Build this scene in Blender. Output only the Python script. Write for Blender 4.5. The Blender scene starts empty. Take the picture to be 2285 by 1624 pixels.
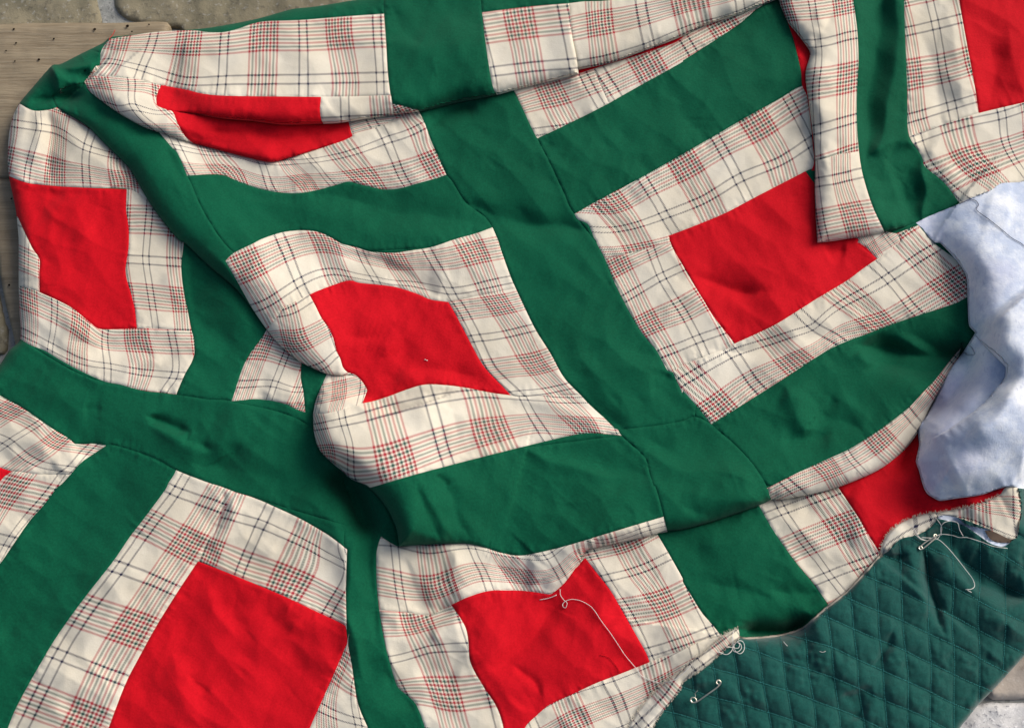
import bpy, bmesh, math, random
import numpy as np
from mathutils import Vector, Matrix, kdtree
from mathutils.geometry import delaunay_2d_cdt
random.seed(7); rng = np.random.default_rng(7)
R = math.radians
S = bpy.context.scene
C = S.collection

# ------------------------------------------------------------------ camera
CAM_DIST, TILT, HALF = 1.5, R(18), 0.571
AX = 2284.0; AY = 1622.0                       # size of the working grid (photo pixels scaled)
cam_pos = Vector((0, -CAM_DIST*math.sin(TILT), CAM_DIST*math.cos(TILT)))
cd = bpy.data.cameras.new('camera'); cam = bpy.data.objects.new('camera', cd); C.objects.link(cam)
cam.location = cam_pos; cam.rotation_euler = (TILT, 0, 0)
cd.angle = 2*math.atan(HALF/CAM_DIST); cd.clip_end = 50; cd.clip_start = 0.01
S.camera = cam
# ------------------------------------------------------------------ light
SUN_EL, SUN_AZ = R(38), R(58)                  # azimuth measured clockwise from +Y
w = bpy.data.worlds.new('World'); S.world = w; w.use_nodes = True
nt = w.node_tree; sky = nt.nodes.new('ShaderNodeTexSky'); sky.sky_type = 'NISHITA'
sky.sun_disc = False; sky.sun_elevation = SUN_EL; sky.sun_rotation = SUN_AZ
sky.air_density = 1.0; sky.dust_density = 5.0; sky.ozone_density = 0.6
nt.links.new(sky.outputs[0], nt.nodes['Background'].inputs[0]); nt.nodes['Background'].inputs[1].default_value = 0.10
sd = bpy.data.lights.new('sun', 'SUN'); so = bpy.data.objects.new('sun', sd); C.objects.link(so)
sd.energy = 2.25; sd.angle = R(34); sd.color = (1, .955, .9)
d = Vector((math.sin(SUN_AZ)*math.cos(SUN_EL), math.cos(SUN_AZ)*math.cos(SUN_EL), math.sin(SUN_EL)))
so.rotation_euler = d.to_track_quat('Z', 'Y').to_euler()
S.view_settings.view_transform = 'Standard'; S.view_settings.look = 'None'
S.view_settings.exposure = 0.2; S.view_settings.gamma = 1

# ------------------------------------------------------------------ mapping of plan coordinates
def place(P, z):
    """plan coordinates (px) + height (m) -> world"""
    P = np.asarray(P, float); z = np.asarray(z, float)
    k = HALF/CAM_DIST/(AX/2)
    cx = (P[..., 0]-AX/2)*k; cy = -(P[..., 1]-AY/2)*k
    ct, st = math.cos(TILT), math.sin(TILT)
    dx = cx; dy = cy*ct+st; dz = cy*st-ct
    t = (z-cam_pos.z)/dz
    return np.stack([dx*t, cam_pos.y+dy*t, z+0*t], -1)

OFF = {'0': 0, '1': 761.5, '2': 1523.0}; OFY = {'0': 0, '1': 541.5, '2': 1082.5}
def parse(s):
    out = []; ox = oy = 0; k = 1/3.0
    for tok in s.split():
        if ',' not in tok:
            if tok == 'D': ox = oy = 0; k = 1
            elif tok == 'Z': ox, oy, k = 1790, 441.8, .167
            else: ox, oy, k = OFF[tok[0]], OFY[tok[1]], .3334
        else:
            v = [float(q) for q in tok.split(',')]
            out.append([ox+v[0]*k, oy+v[1]*k]+v[2:])
    return out
def pts(s): return [tuple(p[:2]) for p in parse(s)]
def smooth(P, closed, step=4.0, corner=48):
    """Catmull-Rom through the points, corners kept sharp"""
    P = np.array(P, float); n = len(P)
    def isc(i):
        if not closed and i in (0, n-1): return True
        a = P[i]-P[(i-1) % n]; b = P[(i+1) % n]-P[i]
        la, lb = np.linalg.norm(a), np.linalg.norm(b)
        if la < 1e-6 or lb < 1e-6: return True
        return math.degrees(math.acos(max(-1, min(1, float(a@b)/(la*lb))))) > corner
    cr = [isc(i) for i in range(n)]
    out = []
    for i in range(n if closed else n-1):
        p1, p2 = P[i], P[(i+1) % n]
        p0 = p1 if cr[i] else P[(i-1) % n]; p3 = p2 if cr[(i+1) % n] else P[(i+2) % n]
        L = np.linalg.norm(p2-p1); m = max(1, int(L/step))
        t0 = (p2-p0)*.5 if not cr[i] else (p2-p1); t3 = (p3-p1)*.5 if not cr[(i+1) % n] else (p2-p1)
        l0, l3 = np.linalg.norm(t0), np.linalg.norm(t3)
        t0 = t0/max(l0, 1e-6)*min(l0, L); t3 = t3/max(l3, 1e-6)*min(l3, L)
        for j in range(m):
            t = j/m; h = t*t*(3-2*t)
            out.append(p1*(1-h)+p2*h + t0*(t*(1-t)**2) + t3*(t*t*(t-1)))
    if not closed: out.append(P[-1])
    return np.array(out)

# ------------------------------------------------------------------ noise
def perlin(x, y, seed=0):
    r = np.random.default_rng(seed); N = 256
    ang = r.random((N, N))*2*np.pi; gx, gy = np.cos(ang), np.sin(ang)
    xi = np.floor(x).astype(int); yi = np.floor(y).astype(int); xf = x-xi; yf = y-yi
    def g(a, b): return gx[(xi+a) % N, (yi+b) % N]*(xf-a)+gy[(xi+a) % N, (yi+b) % N]*(yf-b)
    u = xf**3*(xf*(xf*6-15)+10); v = yf**3*(yf*(yf*6-15)+10)
    return (g(0, 0)*(1-u)+g(1, 0)*u)*(1-v)+(g(0, 1)*(1-u)+g(1, 1)*u)*v
def dist_poly(X, Y, P):
    """distance, side (+ right hand), arclength fraction to an open polyline"""
    best = np.full(X.shape, 1e9); side = np.zeros(X.shape); frac = np.zeros(X.shape)
    seg = np.linalg.norm(np.diff(P, axis=0), axis=1); tot = seg.sum(); acc = 0
    for i in range(len(P)-1):
        a, b = P[i], P[i+1]; dd = b-a; L2 = max(dd@dd, 1e-9)
        t = np.clip(((X-a[0])*dd[0]+(Y-a[1])*dd[1])/L2, 0, 1)
        ex = X-a[0]-t*dd[0]; ey = Y-a[1]-t*dd[1]; q = ex*ex+ey*ey
        m = q < best
        best = np.where(m, q, best)
        sv = dd[0]*(Y-a[1])-dd[1]*(X-a[0]); u = dd/math.sqrt(L2)
        for nb_, at, v_ in ((i-1, t <= 0, a), (i+1, t >= 1, b)):      # at a vertex: the mean normal decides
            if 0 <= nb_ < len(P)-1:
                d2 = P[nb_+1]-P[nb_]; d2 = d2/(np.linalg.norm(d2)+1e-9); s2 = u+d2
                sv = np.where(at, s2[0]*(Y-v_[1])-s2[1]*(X-v_[0]), sv)
        side = np.where(m, sv, side)
        frac = np.where(m, (acc+t*seg[i])/tot, frac); acc += seg[i]
    return np.sqrt(best), np.sign(side), frac, tot
def inpoly(X, Y, P):
    r = np.zeros(X.shape, bool); x0, y0 = P.min(0); x1, y1 = P.max(0)
    m = (X >= x0) & (X <= x1) & (Y >= y0) & (Y <= y1)
    if not m.any(): return r
    x = X[m]; y = Y[m]; c = np.zeros(x.shape, bool); n = len(P)
    for i in range(n):
        ax, ay = P[i]; bx, by = P[(i+1) % n]
        if ay == by: continue
        c ^= ((ay > y) != (by > y)) & (x < (bx-ax)*(y-ay)/(by-ay)+ax)
    r[m] = c
    return r

# ------------------------------------------------------------------ shared curves (fold edges)
CV = {
 # edge of the whole quilt on the left and top
 'outline': '10 280,-40 00 2284,15 2100,45 1950,62 1700,130 1400,185 1200,203 1050,213 860,235 735,250 690,286 560,350 400,430 350,436 230,570 130,690 90,770 60,900 52,1080 60,1180 105,1400 122,1560 01 125,0 125,280 130,450 135,640 60,720 0,810 -90,900',
 'foldA2': '00 565,545 600,610 700,690 800,760 960,848 1080,890 1290,957 1600,1040 1795,1084 1900,1068 2284,945 10 75,910',
 'foldtop': '00 1050,715 1150,742 1300,760 1500,795 1700,812 1900,835 2165,828 2284,822 10 200,790 355,768 530,745 760,690 1030,637 1200,592 1400,543 1588,494 1589,466 1800,420 2000,350 2284,243 20 120,180 370,100 470,58 640,-8 800,-70',
 'foldAD': '00 350,650 380,715 420,745 500,790 590,850 700,960 860,1120 905,1190 970,1305 1030,1400 1130,1530 1200,1610 01 1235,0 1400,155 1600,330 1785,580 1850,660 1900,710 2000,790 2100,840 2190,877 2284,888 11 60,882 130,912 168,972',
 'foldFlap': '20 640,-60 640,0 703,148 760,220 845,335 850,375 820,500 845,700 870,900 885,1076 883,1300 900,1622 1000,1612 1180,1583 1350,1550 1440,1530 1560,1488',
 'foldP': '01 2190,880 2130,1000 2095,1140 2100,1260 2130,1370 2200,1450 2284,1520 11 60,1575 12 180,15 240,70 300,145 340,220 370,300 385,405 500,398 700,388 840,387 960,413 1060,445 1180,466',
 'foldT': '12 1400,726 1425,708 1500,640 1600,500 1640,436 1800,395 2000,350 2110,322 2170,302 22 0,292 200,240 400,172 510,132 595,96 700,90 850,60 1000,22 21 1150,1590 1300,1522 1400,1455 1500,1365 1580,1255 1650,1110 1745,945 1840,770',
 'flannel': '20 1560,1490 1600,1525 1650,1590 1690,1624 21 1720,0 1840,130 1895,230 1905,400 1915,550 1955,600 1880,720 1800,830 1720,980 1630,1150 1575,1250 1580,1350 1560,1460 D 2050,1050 2058,1080 2068,1100 2085,1111 22 1720,100 1850,82 2000,60 2100,25 2180,6 2284,20',
 'flannelfold': '21 1925,580 1975,640 2050,720 2160,830 2150,900 2080,990 2000,1080 1800,1230 1650,1312 1590,1340',
  'c1edge': '10 1515,-60 1522,22 1530,100 1545,250 1572,380 1588,490',
 'hemVtop': '12 1900,1640 2000,1480 2100,1370 2200,1280 2284,1235 22 0,1215 130,1110 257,1003 310,975 372,950',
 'hemtop': '22 1323,462 1325,415 1350,350 1400,290 1480,237 1600,192 1750,170 1900,140 2060,90 2120,60',
 'raw': '22 1325,460 1240,560 1100,710 985,800 900,870 800,955 640,1003 430,1022 383,1016',
 'hemV': '22 383,1016 300,1083 200,1168 100,1250 0,1312 12 2270,1360 2150,1510 2080,1624 2040,1700',
 'backingEdge': '22 2400,1040 2284,1140 2200,1230 2080,1360 1980,1460 1900,1560 1850,1624 1820,1700',
}
CP = {k: smooth(pts(v), False) for k, v in CV.items()}
def cv(k, rev=False):
    p = [tuple(q) for q in pts(CV[k])]
    return p[::-1] if rev else p

# ------------------------------------------------------------------ relief of the cloth (mm)
# name, high side, height, rounding radius, fall-off length, end tapers
FOLDS = [
 ('outline', 'L', 16, 34, 9000, 0, 0),
 ('foldA2', 'L', 15, 44, 150, .10, .35),
 ('foldtop', 'L', 21, 46, 190, .12, .0),
 ('c1edge', 'R', 3.5, 6, 70, 0, 0),
 ('foldAD', 'L', 22, 60, 150, .10, .16),
 ('foldFlap', 'L', 18, 40, 150, 0, .08),
 ('foldP', 'L', 46, 62, 300, .14, .45),
 ('foldT', 'L', 21, 36, 160, .17, .06),
 ('flannel', 'L', 42, 85, 400, .16, .05), ('flannelfold', 'L', 46, 70, 260, .2, .35),
 ('hemVtop', 'R', 4.5, 7, 60, .08, .04), ('hemtop', 'R', 6, 12, 70, .04, .1),
 ('raw', 'L', 9, 10, 500, .1, .0), ('hemV', 'R', 7, 14, 30, .0, .0),
 ('backingEdge', 'R', 12, 20, 9000, 0, 0),
]
# soft ridges (positive) and hollows (negative): points, mm, half width
RIDGES = [
 ('00 600,470 900,330 1400,320 2284,250 10 600,300 1200,250 1700,150', 10, 60),
 ('00 350,440 480,540 570,560', 9, 15), ('00 350,440 400,520 430,620', 8, 13), ('00 200,655 400,650 560,640', -9, 16), ('00 430,445 540,440 600,430 590,500', 7, 12),
 ('00 420,720 500,660 620,700 760,800', -8, 26),
 ('00 650,700 900,880 1100,960 1200,1150', -6, 40), ('00 1150,860 1350,930 1700,960 2100,930', -6, 30),
 ('00 1400,870 1900,900 2284,860', -7, 22),
 ('00 2100,1290 2284,1320 10 300,1400 800,1480 1100,1500 1650,1530', -7, 40),
 ('00 1600,1320 2100,1420 10 300,1560 900,1600', 5, 45),
 ('10 330,40 400,200 520,280', -4, 22), ('10 700,100 900,500 1000,600', 3, 40),
 ('10 900,680 700,760 560,860', -9, 30), ('10 800,1330 1100,1480 1500,1500 1660,1560', -6, 26),
 ('20 40,430 300,230 560,110', -4, 30), ('20 100,700 300,560 560,520 700,560', 4, 36), ('20 0,860 300,880 450,800', -3, 30),
 ('20 1320,-500 1330,0 1320,250 1260,520 1230,760 1230,1100', -17, 48), ('20 1420,-500 1430,0 1430,300 1380,700 1300,1000', 11, 34),
 ('20 1250,1040 1340,960 1450,930 1560,990', 9, 22), ('20 1250,1180 1330,1240 1480,1190 1540,1100', -5, 30),
 ('20 1290,1330 1400,1350 1560,1330 1600,1200', -8, 26), ('20 1600,1080 1615,1300 1600,1460', 7, 16),
 ('20 1600,240 1700,500 1750,800', -5, 34), ('20 1780,100 1850,500 1900,700', 5, 30), ('20 1600,1000 1720,1050 1850,1180', 6, 34),
 ('20 2050,300 2100,500 2060,680', -4, 26), ('20 2180,200 2230,500 2284,620', 4, 28),
 ('20 1020,30 950,200 850,340', -5, 16), ('20 880,40 960,160 930,260', 5, 20), ('20 950,400 900,600 940,850', 6, 36),
 ('21 1180,660 1400,720 1700,760 1950,740', -26, 32), ('21 1300,780 1450,830 1600,850 1760,860', -14, 24), ('21 1850,650 1900,850 1800,1000 1650,1200', -26, 34), ('21 1190,690 1210,730 1300,800', 8, 20),
 ('21 700,960 760,1100 830,1230 900,1240', 7, 26), ('21 830,1000 980,1180 1200,1260', -5, 24), ('21 650,1290 850,1300 1000,1290', -6, 30),
 ('21 1000,1020 1150,1100 1260,1180', 4, 30), ('21 0,210 300,300 600,330', -4, 26), ('21 200,720 600,690 900,620 1300,560', -6, 22),
 ('21 400,880 800,690 1300,510', 5, 24), ('21 950,60 1000,40 1100,50', -5, 20),
 ('00 240,760 260,900 200,1100', 6, 20), ('00 330,760 350,950 340,1200', -6, 20), ('00 430,900 600,1050 850,1180', 7, 36),
 ('00 150,1250 300,1290 600,1280', -3, 24), ('00 300,1400 500,1500 600,1600', 4, 46),
 ('01 1100,200 1130,250 1200,400', 4, 28), ('01 500,640 700,680 900,700 1050,800', -6, 26), ('01 400,470 600,620 700,700', 6, 28),
 ('01 850,900 880,800 1000,780 1080,830', 5, 26), ('01 200,440 300,560 600,800 1000,950', 5, 40),
 ('01 1000,1170 1120,1210 1250,1260', -10, 13), ('01 1020,1230 1150,1275 1240,1330 1400,1400', 6, 16), ('01 1250,1250 1240,1310 1420,1380', -5, 10), ('01 560,1110 700,1120', -3, 20),
 ('01 0,860 400,1000 800,1130 1300,1400', 5, 60), ('01 1400,1200 1700,1330 1650,1550', 8, 60), ('01 1300,1450 1500,1500 1600,1350', -5, 30),
 ('01 1300,100 1290,400 1500,700 1300,950', -9, 60), ('01 1750,980 1900,1000 2000,1030', 5, 30),
 ('01 480,1400 560,1360 700,1350', -5, 20), ('01 0,1300 200,1340 350,1420', 5, 40), ('01 380,1500 520,1420 560,1380', 5, 24),
 ('11 0,80 200,110 420,210 640,340', -7, 26), ('11 100,30 350,120 560,280', 5, 30), ('11 600,100 900,150 1100,150', 4, 60),
 ('11 320,560 420,640 430,740 350,880', -2.5, 26), ('11 100,450 250,560 300,760', 5, 50), ('11 0,640 200,620 350,540', -3, 22), ('11 450,870 700,850 900,880', -5, 20), ('11 300,950 500,900 800,930', 5, 24),
 ('11 1400,1000 1650,1120 1900,1260', -6, 24), ('11 1200,1060 1500,1100 1750,1240', 5, 26), ('11 560,1000 560,1150 640,1300', 5, 24), ('11 680,960 740,1150 800,1300', -3, 24),
 ('11 2060,980 2130,960 2180,860', -3.5, 22), ('11 1600,740 1900,700 2100,740', -3, 34), ('11 1600,860 1900,820 2160,840', 3, 34),
 ('11 1250,1380 1700,1500 2100,1560', -5, 36), ('11 1180,1350 1400,1460 1900,1600', 8, 22), ('11 2050,1400 2284,1520 21 250,1540 470,1600', 9, 30), ('11 2040,1290 2200,1400 21 0,1500 400,1590', -4, 30),
 ('12 500,0 560,150 660,360', -5, 16), ('12 620,-40 720,60 790,240 860,340', -4, 18), ('12 560,60 640,200 740,340', 4, 16), ('11 640,1540 700,1600 700,1640', -4, 10),
 ('22 0,40 300,90 560,100', 6, 40), ('22 0,150 250,200 480,150', -4, 24),
 ('12 100,260 60,500 60,900 150,1300', 9, 26), ('12 210,260 190,600 240,1000', -5, 20), ('12 300,1250 480,1500', -5, 26),
 ('12 430,470 470,650 600,800 800,850', -7, 34), ('12 750,450 850,650 740,740', 6, 38), ('12 1000,520 1150,620 1280,700', -8, 34), ('12 1250,500 1430,600 1380,690', 6, 30),
 ('12 380,950 620,880 780,860', -6, 34), ('12 600,1000 750,960 830,950', 6, 30), ('12 500,1300 640,1250 800,1290', -5, 34),
 ('12 1000,1250 1250,1050 1500,750', -8, 34), ('12 1160,1560 1300,1300 1700,1000 1750,700', 8, 60), ('12 850,900 1000,1100 1150,1500', 6, 60), ('12 1100,850 1300,790 1450,760', -3, 24),
 ('12 1150,1200 1280,1300 1330,1400', -4, 12), ('12 1180,1500 1250,1420 1350,1400', -3, 28), ('12 1800,900 1950,1100', 5, 60),
 ('22 600,700 800,720 950,740', -8, 30), ('22 350,950 450,965 600,965 750,935 860,880', -34, 24), ('22 100,400 400,380 600,300', 5, 50), ('22 150,650 400,700 600,760', -4, 24),
 ('22 750,500 900,560 1100,520', -4, 30), ('22 1100,330 1300,330 1450,200', 5, 40), ('22 1560,60 1560,200 1450,280', -5, 24), ('22 1100,60 1200,150 1290,300', 4, 30),
 ('02 1500,30 1480,150 1380,350', -5, 12), ('02 1560,60 1560,200 1440,420', 4, 14), ('02 1700,300 1800,400 1850,440', 3, 26),
 ('02 1380,650 1430,850 1550,1000', 4, 26), ('02 1600,680 1560,900 1700,1050', -4, 22), ('02 1900,760 2000,900 1940,1000', 4, 26), ('02 2100,850 2150,1100 2250,1250', 4, 30),
 ('02 1150,1100 1200,1400 1350,1620', 4, 30), ('02 1150,1000 1300,950 1600,800', -4, 40), ('02 1750,1500 1900,1300 2100,1200', -3, 34), ('02 1250,1250 1400,1400', -3, 16),
 ('02 -100,1300 100,900 400,500 700,100 900,-200', -10, 110), ('02 200,1700 700,900 1250,300', 8, 70), ('02 1950,60 2200,200 12 20,500', 8, 40),
 ('21 1700,60 1860,220 1900,420', -4, 30), ('21 300,100 600,150 1000,120', 3, 50), ('21 100,240 300,300 480,340', -4, 18),
 ('21 2000,100 2150,300 2200,600', 5, 90), ('21 2250,900 2100,1150 1900,1300', 8, 40), ('21 1700,1300 1900,1400 2284,1500', -6, 60),
 ('20 2000,1400 2200,1450', 4, 50), ('22 1900,0 2050,20 2150,-30', -4, 30),
 ('22 1580,400 1640,560 1690,760 1740,1000', -14, 14), ('22 1500,450 1580,620 1640,900', 8, 26), ('22 1700,420 1800,560 1950,700 2150,900 2284,1000', 15, 34), ('22 1830,440 2000,640 2284,760', -20, 40), ('22 2000,380 2284,560', 8, 40),
 ('22 1260,1200 1380,1060 1420,960', -6, 12), ('22 1090,1380 1180,1560', -7, 26), ('22 560,1060 800,1180 1080,1400', -5, 36), ('22 900,940 1000,1150 1200,1400', 5, 50), ('22 1300,1400 1600,1350 1900,1250', 5, 60), ('22 300,1480 500,1400 600,1500', 4, 26),
 ('22 1350,440 1420,500 1500,440', -4, 16), ('22 2284,200 2150,-20', 6, 30), ('22 2305,-100 2300,120 2292,280', -22, 14), ('21 1700,1000 1600,1200 1500,1400 1380,1560', -20, 32), ('22 1700,255 1760,420 1900,520', -14, 50),
]
FP = [(CP[n], 1 if s == 'R' else -1, H, Rr, L, a, b, n.startswith('flannel')) for n, s, H, Rr, L, a, b in FOLDS]
RP = [(smooth(pts(s), False, 12), H, W) for s, H, W in RIDGES]
TOPEDGE = smooth(pts('20 1000,1700 1560,1490 1640,1448 1850,1362 1900,1335 2060,1272 2130,1226 2284,1210 2500,1180'), False, 12)
CREASE = []
rr = random.Random(23)
for _ in range(230):
    x, y = rr.uniform(0, 2284), rr.uniform(0, 1624); a = rr.choice((.5, 1.1, 2.2, 2.7))+rr.gauss(0, .35); l_ = rr.uniform(40, 150); c_ = rr.uniform(-.5, .5)
    q_ = []
    for k in range(5): q_.append((x, y)); x += math.cos(a)*l_/4; y += math.sin(a)*l_/4; a += c_/4
    CREASE.append((np.array(q_), rr.choice((1, 1, -1))*rr.uniform(.25, .9), rr.uniform(5, 13)))
HOLLOW = smooth(pts('12 0,-40 80,60 120,160 150,240'), False, 10)
def sm(t): t = np.clip(t, 0, 1); return t*t*(3-2*t)
def near(X, Y, P, r):
    return (X > P[:, 0].min()-r) & (X < P[:, 0].max()+r) & (Y > P[:, 1].min()-r) & (Y < P[:, 1].max()+r)
CRISP = 1.0
def voro(u, v, seed):
    r = np.random.default_rng(seed); N = 128; jx = r.random((N, N)); jy = r.random((N, N)); jh = r.random((N, N))*.5
    ui = np.floor(u).astype(int); vi = np.floor(v).astype(int); best = np.full(u.shape, 9.)
    for a in (-1, 0, 1):
        for b in (-1, 0, 1):
            I, J = (ui+a) % N, (vi+b) % N
            best = np.minimum(best, np.hypot(u-(ui+a+jx[I, J]), v-(vi+b+jy[I, J]))+jh[I, J])
    return best
def relief(X, Y, teal=None):
    X = np.asarray(X, float); Y = np.asarray(Y, float); h = np.full(X.shape, 2.0)
    wx = X+14*perlin(X/90, Y/90, 3); wy = Y+14*perlin(X/90, Y/90, 4)
    for P, sd_, H, Rr, L, ta, tb, topm in FP:
        m = near(X, Y, P, min(L, 9000)+Rr)
        x, y = X[m], Y[m]
        d_, s_, f_, tot = dist_poly(x, y, P)
        on = (s_*sd_ > 0) & (d_ > 0.05)
        q = np.clip(d_/Rr, 0, 1); prof = .25*np.clip(d_/2.5, 0, 1)+.75*(1-(1-q)**2.2) if topm else np.sqrt(np.clip(1-(1-q)**2.3, 0, 1))
        e = np.ones_like(d_)
        if L < 8000:
            fr = np.linspace(0, 1, len(P)); ek = np.ones(len(P))
            if ta: ek *= sm(fr/ta)
            if tb: ek *= sm((1-fr)/tb)
            num = 0; den = 0; inv = 0; ds = tot/max(1, len(P)-1)*5
            for k in range(0, len(P), 5):
                r2 = (x-P[k, 0])**2+(y-P[k, 1])**2+30; inv = inv+r2**-3; wgt = 1/r2**2; num = num+wgt*ek[k]; den = den+wgt
            e = num/den; dsoft = (inv*ds*8/(3*np.pi))**-.2
            prof = prof*(.5+.5*np.cos(np.pi*np.clip((dsoft-Rr)/L, 0, 1)))
            if ta: e = e*sm(f_/(ta*.35))
            if tb: e = e*sm((1-f_)/(tb*.35))
        if topm:
            dt_, st_, _, _ = dist_poly(x, y, TOPEDGE); e = e*np.where(st_ < 0, sm(1-dt_/75), 1)
        h[m] += np.where(on, H*prof*e, 0)
    for P, H, W in RP:
        m = near(X, Y, P, 2.6*W)
        if not m.any(): continue
        d_, s_, f_, tot = dist_poly(wx[m], wy[m], P)
        h[m] += .95*H*np.exp(-(d_/W)**1.5)*sm(np.minimum(f_, 1-f_)*3.2+.25*(1-np.clip(d_/W, 0, 1)))
    m = near(X, Y, HOLLOW, 80); d_, _, _, _ = dist_poly(X[m], Y[m], HOLLOW); h[m] -= 26*np.exp(-(d_/30)**2)
    # cloth buckles: stretched noise in two directions, and sharper small creases
    a = .9; u = X*math.cos(a)+Y*math.sin(a); v = -X*math.sin(a)+Y*math.cos(a)
    h += 3.0*perlin(wx/170, wy/170, 11)+1.1*perlin(u/120, v/46, 12)
    b = 2.3; u = X*math.cos(b)+Y*math.sin(b); v = -X*math.sin(b)+Y*math.cos(b)
    n = perlin(u/70, v/30, 13); h += .4*n
    h += .25*perlin(wx/44, wy/44, 22)
    # crisp creases: cotton buckles into flat facets that meet in straight edges
    for (cs, st, sl, an, sd2) in ((130, 2.2, .062, .7, 5), (62, 2.0, .040, 2.1, 6), (34, 1.5, .018, 1.4, 7)):
        u = (X*math.cos(an)+Y*math.sin(an))/cs; v = (-X*math.sin(an)+Y*math.cos(an))*st/cs
        u = u+.25*perlin(X/(cs*1.6), Y/(cs*1.6), sd2); f1 = voro(u, v, sd2)
        h += CRISP*sl*cs*.5*f1*(.35+.9*sm(.5+1.6*perlin(X/210, Y/210, sd2+40)))
    for P, hh, W in CREASE:
        m = near(X, Y, P, 3*W)
        if not m.any(): continue
        d_, s_, f_, _ = dist_poly(X[m], Y[m], P)
        h[m] += (CRISP if np.isscalar(CRISP) else CRISP[m])*hh*np.exp(-d_/W)*np.where(s_ > 0, 1, np.exp(-d_/W))*np.sin(np.pi*f_)**1.5
    return h

# ------------------------------------------------------------------ patches, painted bottom to top
PATCH = []
def patch(kind, poly, anch=None, seam=True, name=None, label=None):
    """kind: green / red / plaid / teal / flannel ; poly list of points"""
    P = smooth(poly, True, 4)
    A = parse(anch) if anch else None
    PATCH.append(dict(kind=kind, P=P, A=A, seam=seam, label=label, name=name))
ol = cv('outline')
# base: everything inside the quilt outline
patch('green', ol+pts('D -70,860 -70,1700 2000,1700 2350,1300 2350,-40 880,-40'))
patch('green', pts('10 -900,-60 00 500,300 900,400 2300,300 10 290,300 285,92 280,-60'))     # top sashing
patch('green', pts('10 930,-60 940,80 960,250 1300,300 1650,200 2300,-60'))                   # narrow top piece
patch('green', pts('10 280,-60 285,92 310,480 355,770 520,750 700,1168 830,1350 960,1450 1010,1520 1055,1624 11 1055,10 1165,300 1300,580 1490,900 1600,1015 1770,1180 1850,1247 2000,1231 2150,1213 2284,1188 21 80,1160 100,1000 11 2100,700 1760,100 10 1705,1624 1560,1430 1480,1270 1400,1100 1310,925 1165,620 1000,520 965,290 940,80 930,-60'))  # long vertical sashing
patch('green', pts('10 1310,925 1500,835 2284,412 20 370,165 640,-80 900,300 900,700 600,900 10 2284,1200 1700,1500 1560,1430 1480,1270 1400,1100'))
patch('green', pts('01 1180,1012 1300,1030 1400,1045 1550,1057 2100,1250 12 150,300 02 1580,45 01 1170,1515 1060,1450 900,1390 710,1352 300,1300 0,1000 0,812 135,645 600,900'))
patch('green', pts('01 700,1350 870,1380 1000,1430 1175,1515 1200,1624 02 500,1100 100,1700 -300,1700 -200,500 200,-100'))
patch('green', pts('11 100,1600 230,1500 1875,1285 1950,1350 2000,1400 2040,1450 2060,1530 2090,1624 12 2100,0 2130,100 2155,205 2170,302 1600,500 300,500 180,15'))
patch('green', pts('11 1850,1247 2000,1231 2150,1213 2284,1188 21 80,1160 190,1210 350,1350 470,1480 560,1620 22 593,98 200,245 -100,320 12 2155,205 2130,100 2100,0 11 2090,1624 2060,1530 2040,1450 2000,1400 1875,1288'))
patch('green', pts('21 190,1210 100,1100 1200,500 1950,250 2100,500 2000,800 1500,1300 900,1500 595,1624 560,1620 470,1480 350,1350'))
patch('green', pts('12 2100,322 22 0,286 200,235 510,130 700,300 1100,800 800,1100 300,1100 0,800'))     # lower right sashing
patch('green', pts('12 20,300 60,262 120,250 170,263 220,260 275,345 400,1300 650,1624 650,1720 200,1720 170,1600 0,1200 20,700'))
# block on the left
patch('plaid', pts('00 100,1440 200,1500 01 300,0 300,400 130,285 125,0 00 122,1560'), '01 150,110,0,.4 250,150,0,.8 150,290,.4,.4 180,0,-.25,.5')
patch('plaid', pts('01 130,285 263,328 400,390 490,440 590,520 670,575 800,573 915,570 1000,568 1170,580 1282,588 1297,640 1300,740 1280,800 1240,870 1200,960 1180,1012 1080,1000 950,985 800,945 700,925 550,860 400,780 300,720 200,680 135,640 130,450'),
 '01 185,370,0,0 200,620,0,.5 365,450,.5,0 335,690,.5,.5 545,540,1,0 515,780,1,.5 700,650,1.5,0 720,820,1.5,.5 910,650,2,0 950,865,2,.5 920,970,2,.8 1160,660,2.5,0 1170,885,2.5,.5 1095,990,2.5,.8 1290,660,2.85,0')
patch('plaid', pts('00 848,1265 970,1285 1250,1500 01 1300,0 1230,0 1213,150 1225,300 1255,450 1282,590 1170,581 1000,569 915,570 850,500 830,0'),
 '00 860,1465,0,.15 995,1465,0,.5 1120,1480,0,.8 01 850,108,.5,.15 975,115,.5,.5 1195,130,.5,1 885,350,1,.15 1010,360,1,.5 1225,385,1,1 1040,560,1.4,.5 1240,580,1.45,1')
patch('plaid', pts('00 130,692 220,738 320,735 500,700 900,900 1050,1400 970,1320 850,1262 600,1255 400,1245 200,1225 130,1205 60,1176 52,1080 60,900 90,770'),
 '00 265,850,-.5,-.5 190,1110,-.5,0 90,1080,-.8,0 130,830,-.8,-.5 385,870,0,-.5 365,1150,0,0 400,770,0,-.8 580,990,.5,-.5 575,1160,.5,0 800,1110,1,-.3 830,1190,1,0 620,880,.5,-.8')
patch('red', pts('00 58,1176 130,1206 200,1226 400,1246 600,1256 848,1265 843,1400 858,1500 862,1624 01 850,100 840,180 850,250 880,350 903,450 915,570 670,575 590,520 490,440 400,390 263,328 262,200 265,110 220,40 190,-20 00 150,1520 100,1400 72,1290'))
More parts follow.
